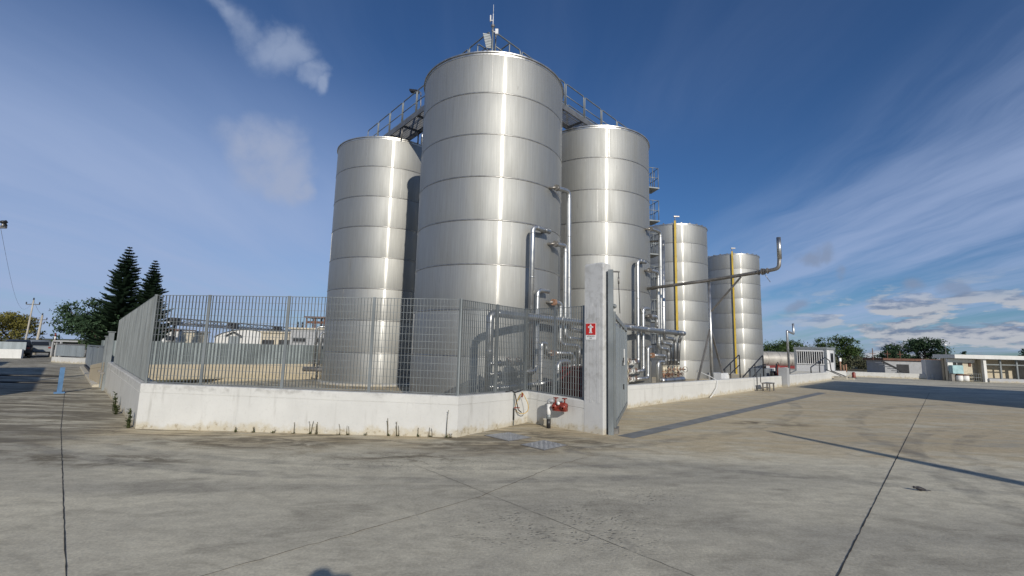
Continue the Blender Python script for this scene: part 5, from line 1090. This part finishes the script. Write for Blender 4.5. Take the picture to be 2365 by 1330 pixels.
block('tall pale warehouse across the drive throwing the broad shadow', (20.3, 10.6), (UX, UY), 10.6, (NX, NY), 18, 6.5, CREAM, GREYW)
block('long low warehouse beside the lane throwing a shadow on it', (-11.6, 5.5), (-.689, .724), 16.4, (-.724, -.689), 8, 3.9, CREAM, GREYW)
block('second low warehouse further down the lane', (-26.2, 18.6), (-.689, .724), 6.5, (-.724, -.689), 5, 3.6, CREAM, GREYW)
lpost = thing('lamp_post', 'tall lamp post behind the viewer throwing a long thin shadow', 'lamp post', (10.0, -2.9, 0)); mb = MB(); mb.tube([(10, -2.9, 0), (10, -2.9, 3), (10, -2.9, 5.75)], .34, 12, r1=.08); part(lpost, 'shaft', mb, GALV); mb = MB(); mb.lathe([(.02, .2), (.1, .1), (.08, 0), (.01, 0)], 12, (10, -2.9, 5.72)); part(lpost, 'head', mb, BLACK); mb = MB(); mb.box((10, -2.9, .02), (.5, .5, .05)); part(lpost, 'base_plate', mb, DULL)

# small bird on the concrete
bd = thing('bird', 'small dark bird crouching on the open concrete', 'bird', (5.13, 6.07, 0)); bdv = Vector((-.95, .25, .0)).normalized(); b0 = Vector((5.13, 6.07, .03))
k_ = .72; mb = MB(); mb.lathe([(r_ * k_, z_ * k_) for r_, z_ in [(.002, -.10), (.012, -.085), (.028, -.03), (.034, .015), (.026, .05), (.016, .065), (.021, .082), (.019, .097), (.004, .108), (.001, .125)]], 10, b0, axis=bdv + ZV * .18); mb.beam(b0 - bdv * .05 - ZV * .01, b0 - bdv * .11 - ZV * .015, .025, .005); part(bd, 'body', mb, BIRDM)
for k in (-1, 1): mb = MB(); mb.cyl(b0 + Vector((0, k * .01, -.01)), b0 + Vector((0, k * .01, -.03)), .003, 5); part(bd, 'leg', mb, BIRDM)

# the photographer, whose head shadow reaches the lower edge
def skin_figure(parent, name, joints, edges, mat, sub=2, root=0):
    me = bpy.data.meshes.new(name); me.from_pydata([tuple(Vector(j[0]) - BASE[parent]) for j in joints], edges, []); me.materials.append(mat)
    o = part(parent, name, None, None, me=me); md = o.modifiers.new('skin', 'SKIN'); md.use_smooth_shade = True
    for i, j in enumerate(joints):
        v = me.skin_vertices[0].data[i]; v.radius = (j[1], j[2] if len(j) > 2 else j[1]); v.use_root = (i == root)
    o.modifiers.new('sub', 'SUBSURF').levels = sub; o.modifiers['sub'].render_levels = sub; return o
ps = thing('person', 'person in navy jacket standing and holding a phone up with both hands', 'person', (0, -.47, 0)); py = -.47
J = [((0, py, .98), .15, .11), ((0, py, 1.20), .14, .10), ((0, py + .01, 1.38), .17, .10), ((0, py + .01, 1.49), .055, .055), ((0, py + .03, 1.60), .085, .10), ((0, py + .035, 1.72), .080, .09),
     ((.19, py, 1.41), .055), ((.26, py + .10, 1.20), .045), ((.12, py + .30, 1.48), .032), ((-.19, py, 1.41), .055), ((-.26, py + .10, 1.20), .045), ((-.12, py + .30, 1.48), .032),
     ((.10, py, .90), .09), ((.11, py + .02, .50), .065), ((.12, py, .08), .045), ((.13, py + .13, .035), .035), ((-.10, py, .90), .09), ((-.11, py + .02, .50), .065), ((-.12, py, .08), .045), ((-.13, py + .13, .035), .035)]
Ed = [(0, 1), (1, 2), (2, 3), (3, 4), (4, 5), (2, 6), (6, 7), (7, 8), (2, 9), (9, 10), (10, 11), (0, 12), (12, 13), (13, 14), (14, 15), (0, 16), (16, 17), (17, 18), (18, 19)]
skin_figure(ps, 'body', J, Ed, CLOTH)
for s in (-1, 1):
    w0 = Vector((s * .12, py + .30, 1.48)); pm_ = w0 + Vector((-s * .015, .035, .07)); Jh = [(tuple(w0), .026, .02), (tuple(pm_), .034, .016)]; Eh = [(0, 1)]
    for k in range(4):
        b1 = pm_ + Vector((s * (.02 - k * .002), -.005 + k * .0, -.03 + k * .022)); l = (.8, .95, 1.0, .85)[k]; i = len(Jh); Jh += [(tuple(pm_ + Vector((0, -.005, -.03 + k * .02))), .010), (tuple(b1 + Vector((-s * .045 * l, -.012, .004))), .009), (tuple(b1 + Vector((-s * .075 * l, .0, .006))), .008)]; Eh += [(1, i), (i, i + 1), (i + 1, i + 2)]
    i = len(Jh); Jh += [(tuple(w0 + Vector((-s * .03, .0, .04))), .011), (tuple(w0 + Vector((-s * .055, -.01, .07))), .009)]; Eh += [(0, i), (i, i + 1)]
    skin_figure(ps, 'hand', Jh, Eh, SKIN, 1)
mb = MB(); mb.lathe([(.005, -.02), (.07, -.02), (.098, .06), (.095, .12), (.06, .165), (.005, .18)], 16, (0, py + .015, 1.63)); part(ps, 'hair', mb, HAIRM)
mb = MB(); mb.lathe([(.002, -.105), (.045, -.09), (.066, -.04), (.07, .03), (.05, .08), (.01, .10)], 14, (0, py + .085, 1.645)); mb.tube([(0, py + .15, 1.67), (0, py + .172, 1.635), (0, py + .150, 1.625)], .012, 6); part(ps, 'face', mb, SKIN)
for s in (-1, 1): mb = MB(); mb.lathe([(.001, -.008), (.012, 0), (.001, .008)], 8, (s * .028, py + .152, 1.672), axis=(0, 1, 0)); part(ps, 'eye', mb, BLACK); mb = MB(); mb.lathe([(.001, -.008), (.028, 0), (.001, .008)], 8, (s * .098, py + .03, 1.65), axis=(1, 0, 0)); part(ps, 'ear', mb, SKIN)
solo('phone', 'dark phone held up in both hands by the person', 'phone', MB().box((0, -.045, 1.56), (.155, .009, .078)), BLACK, (0, -.045, 1.56))
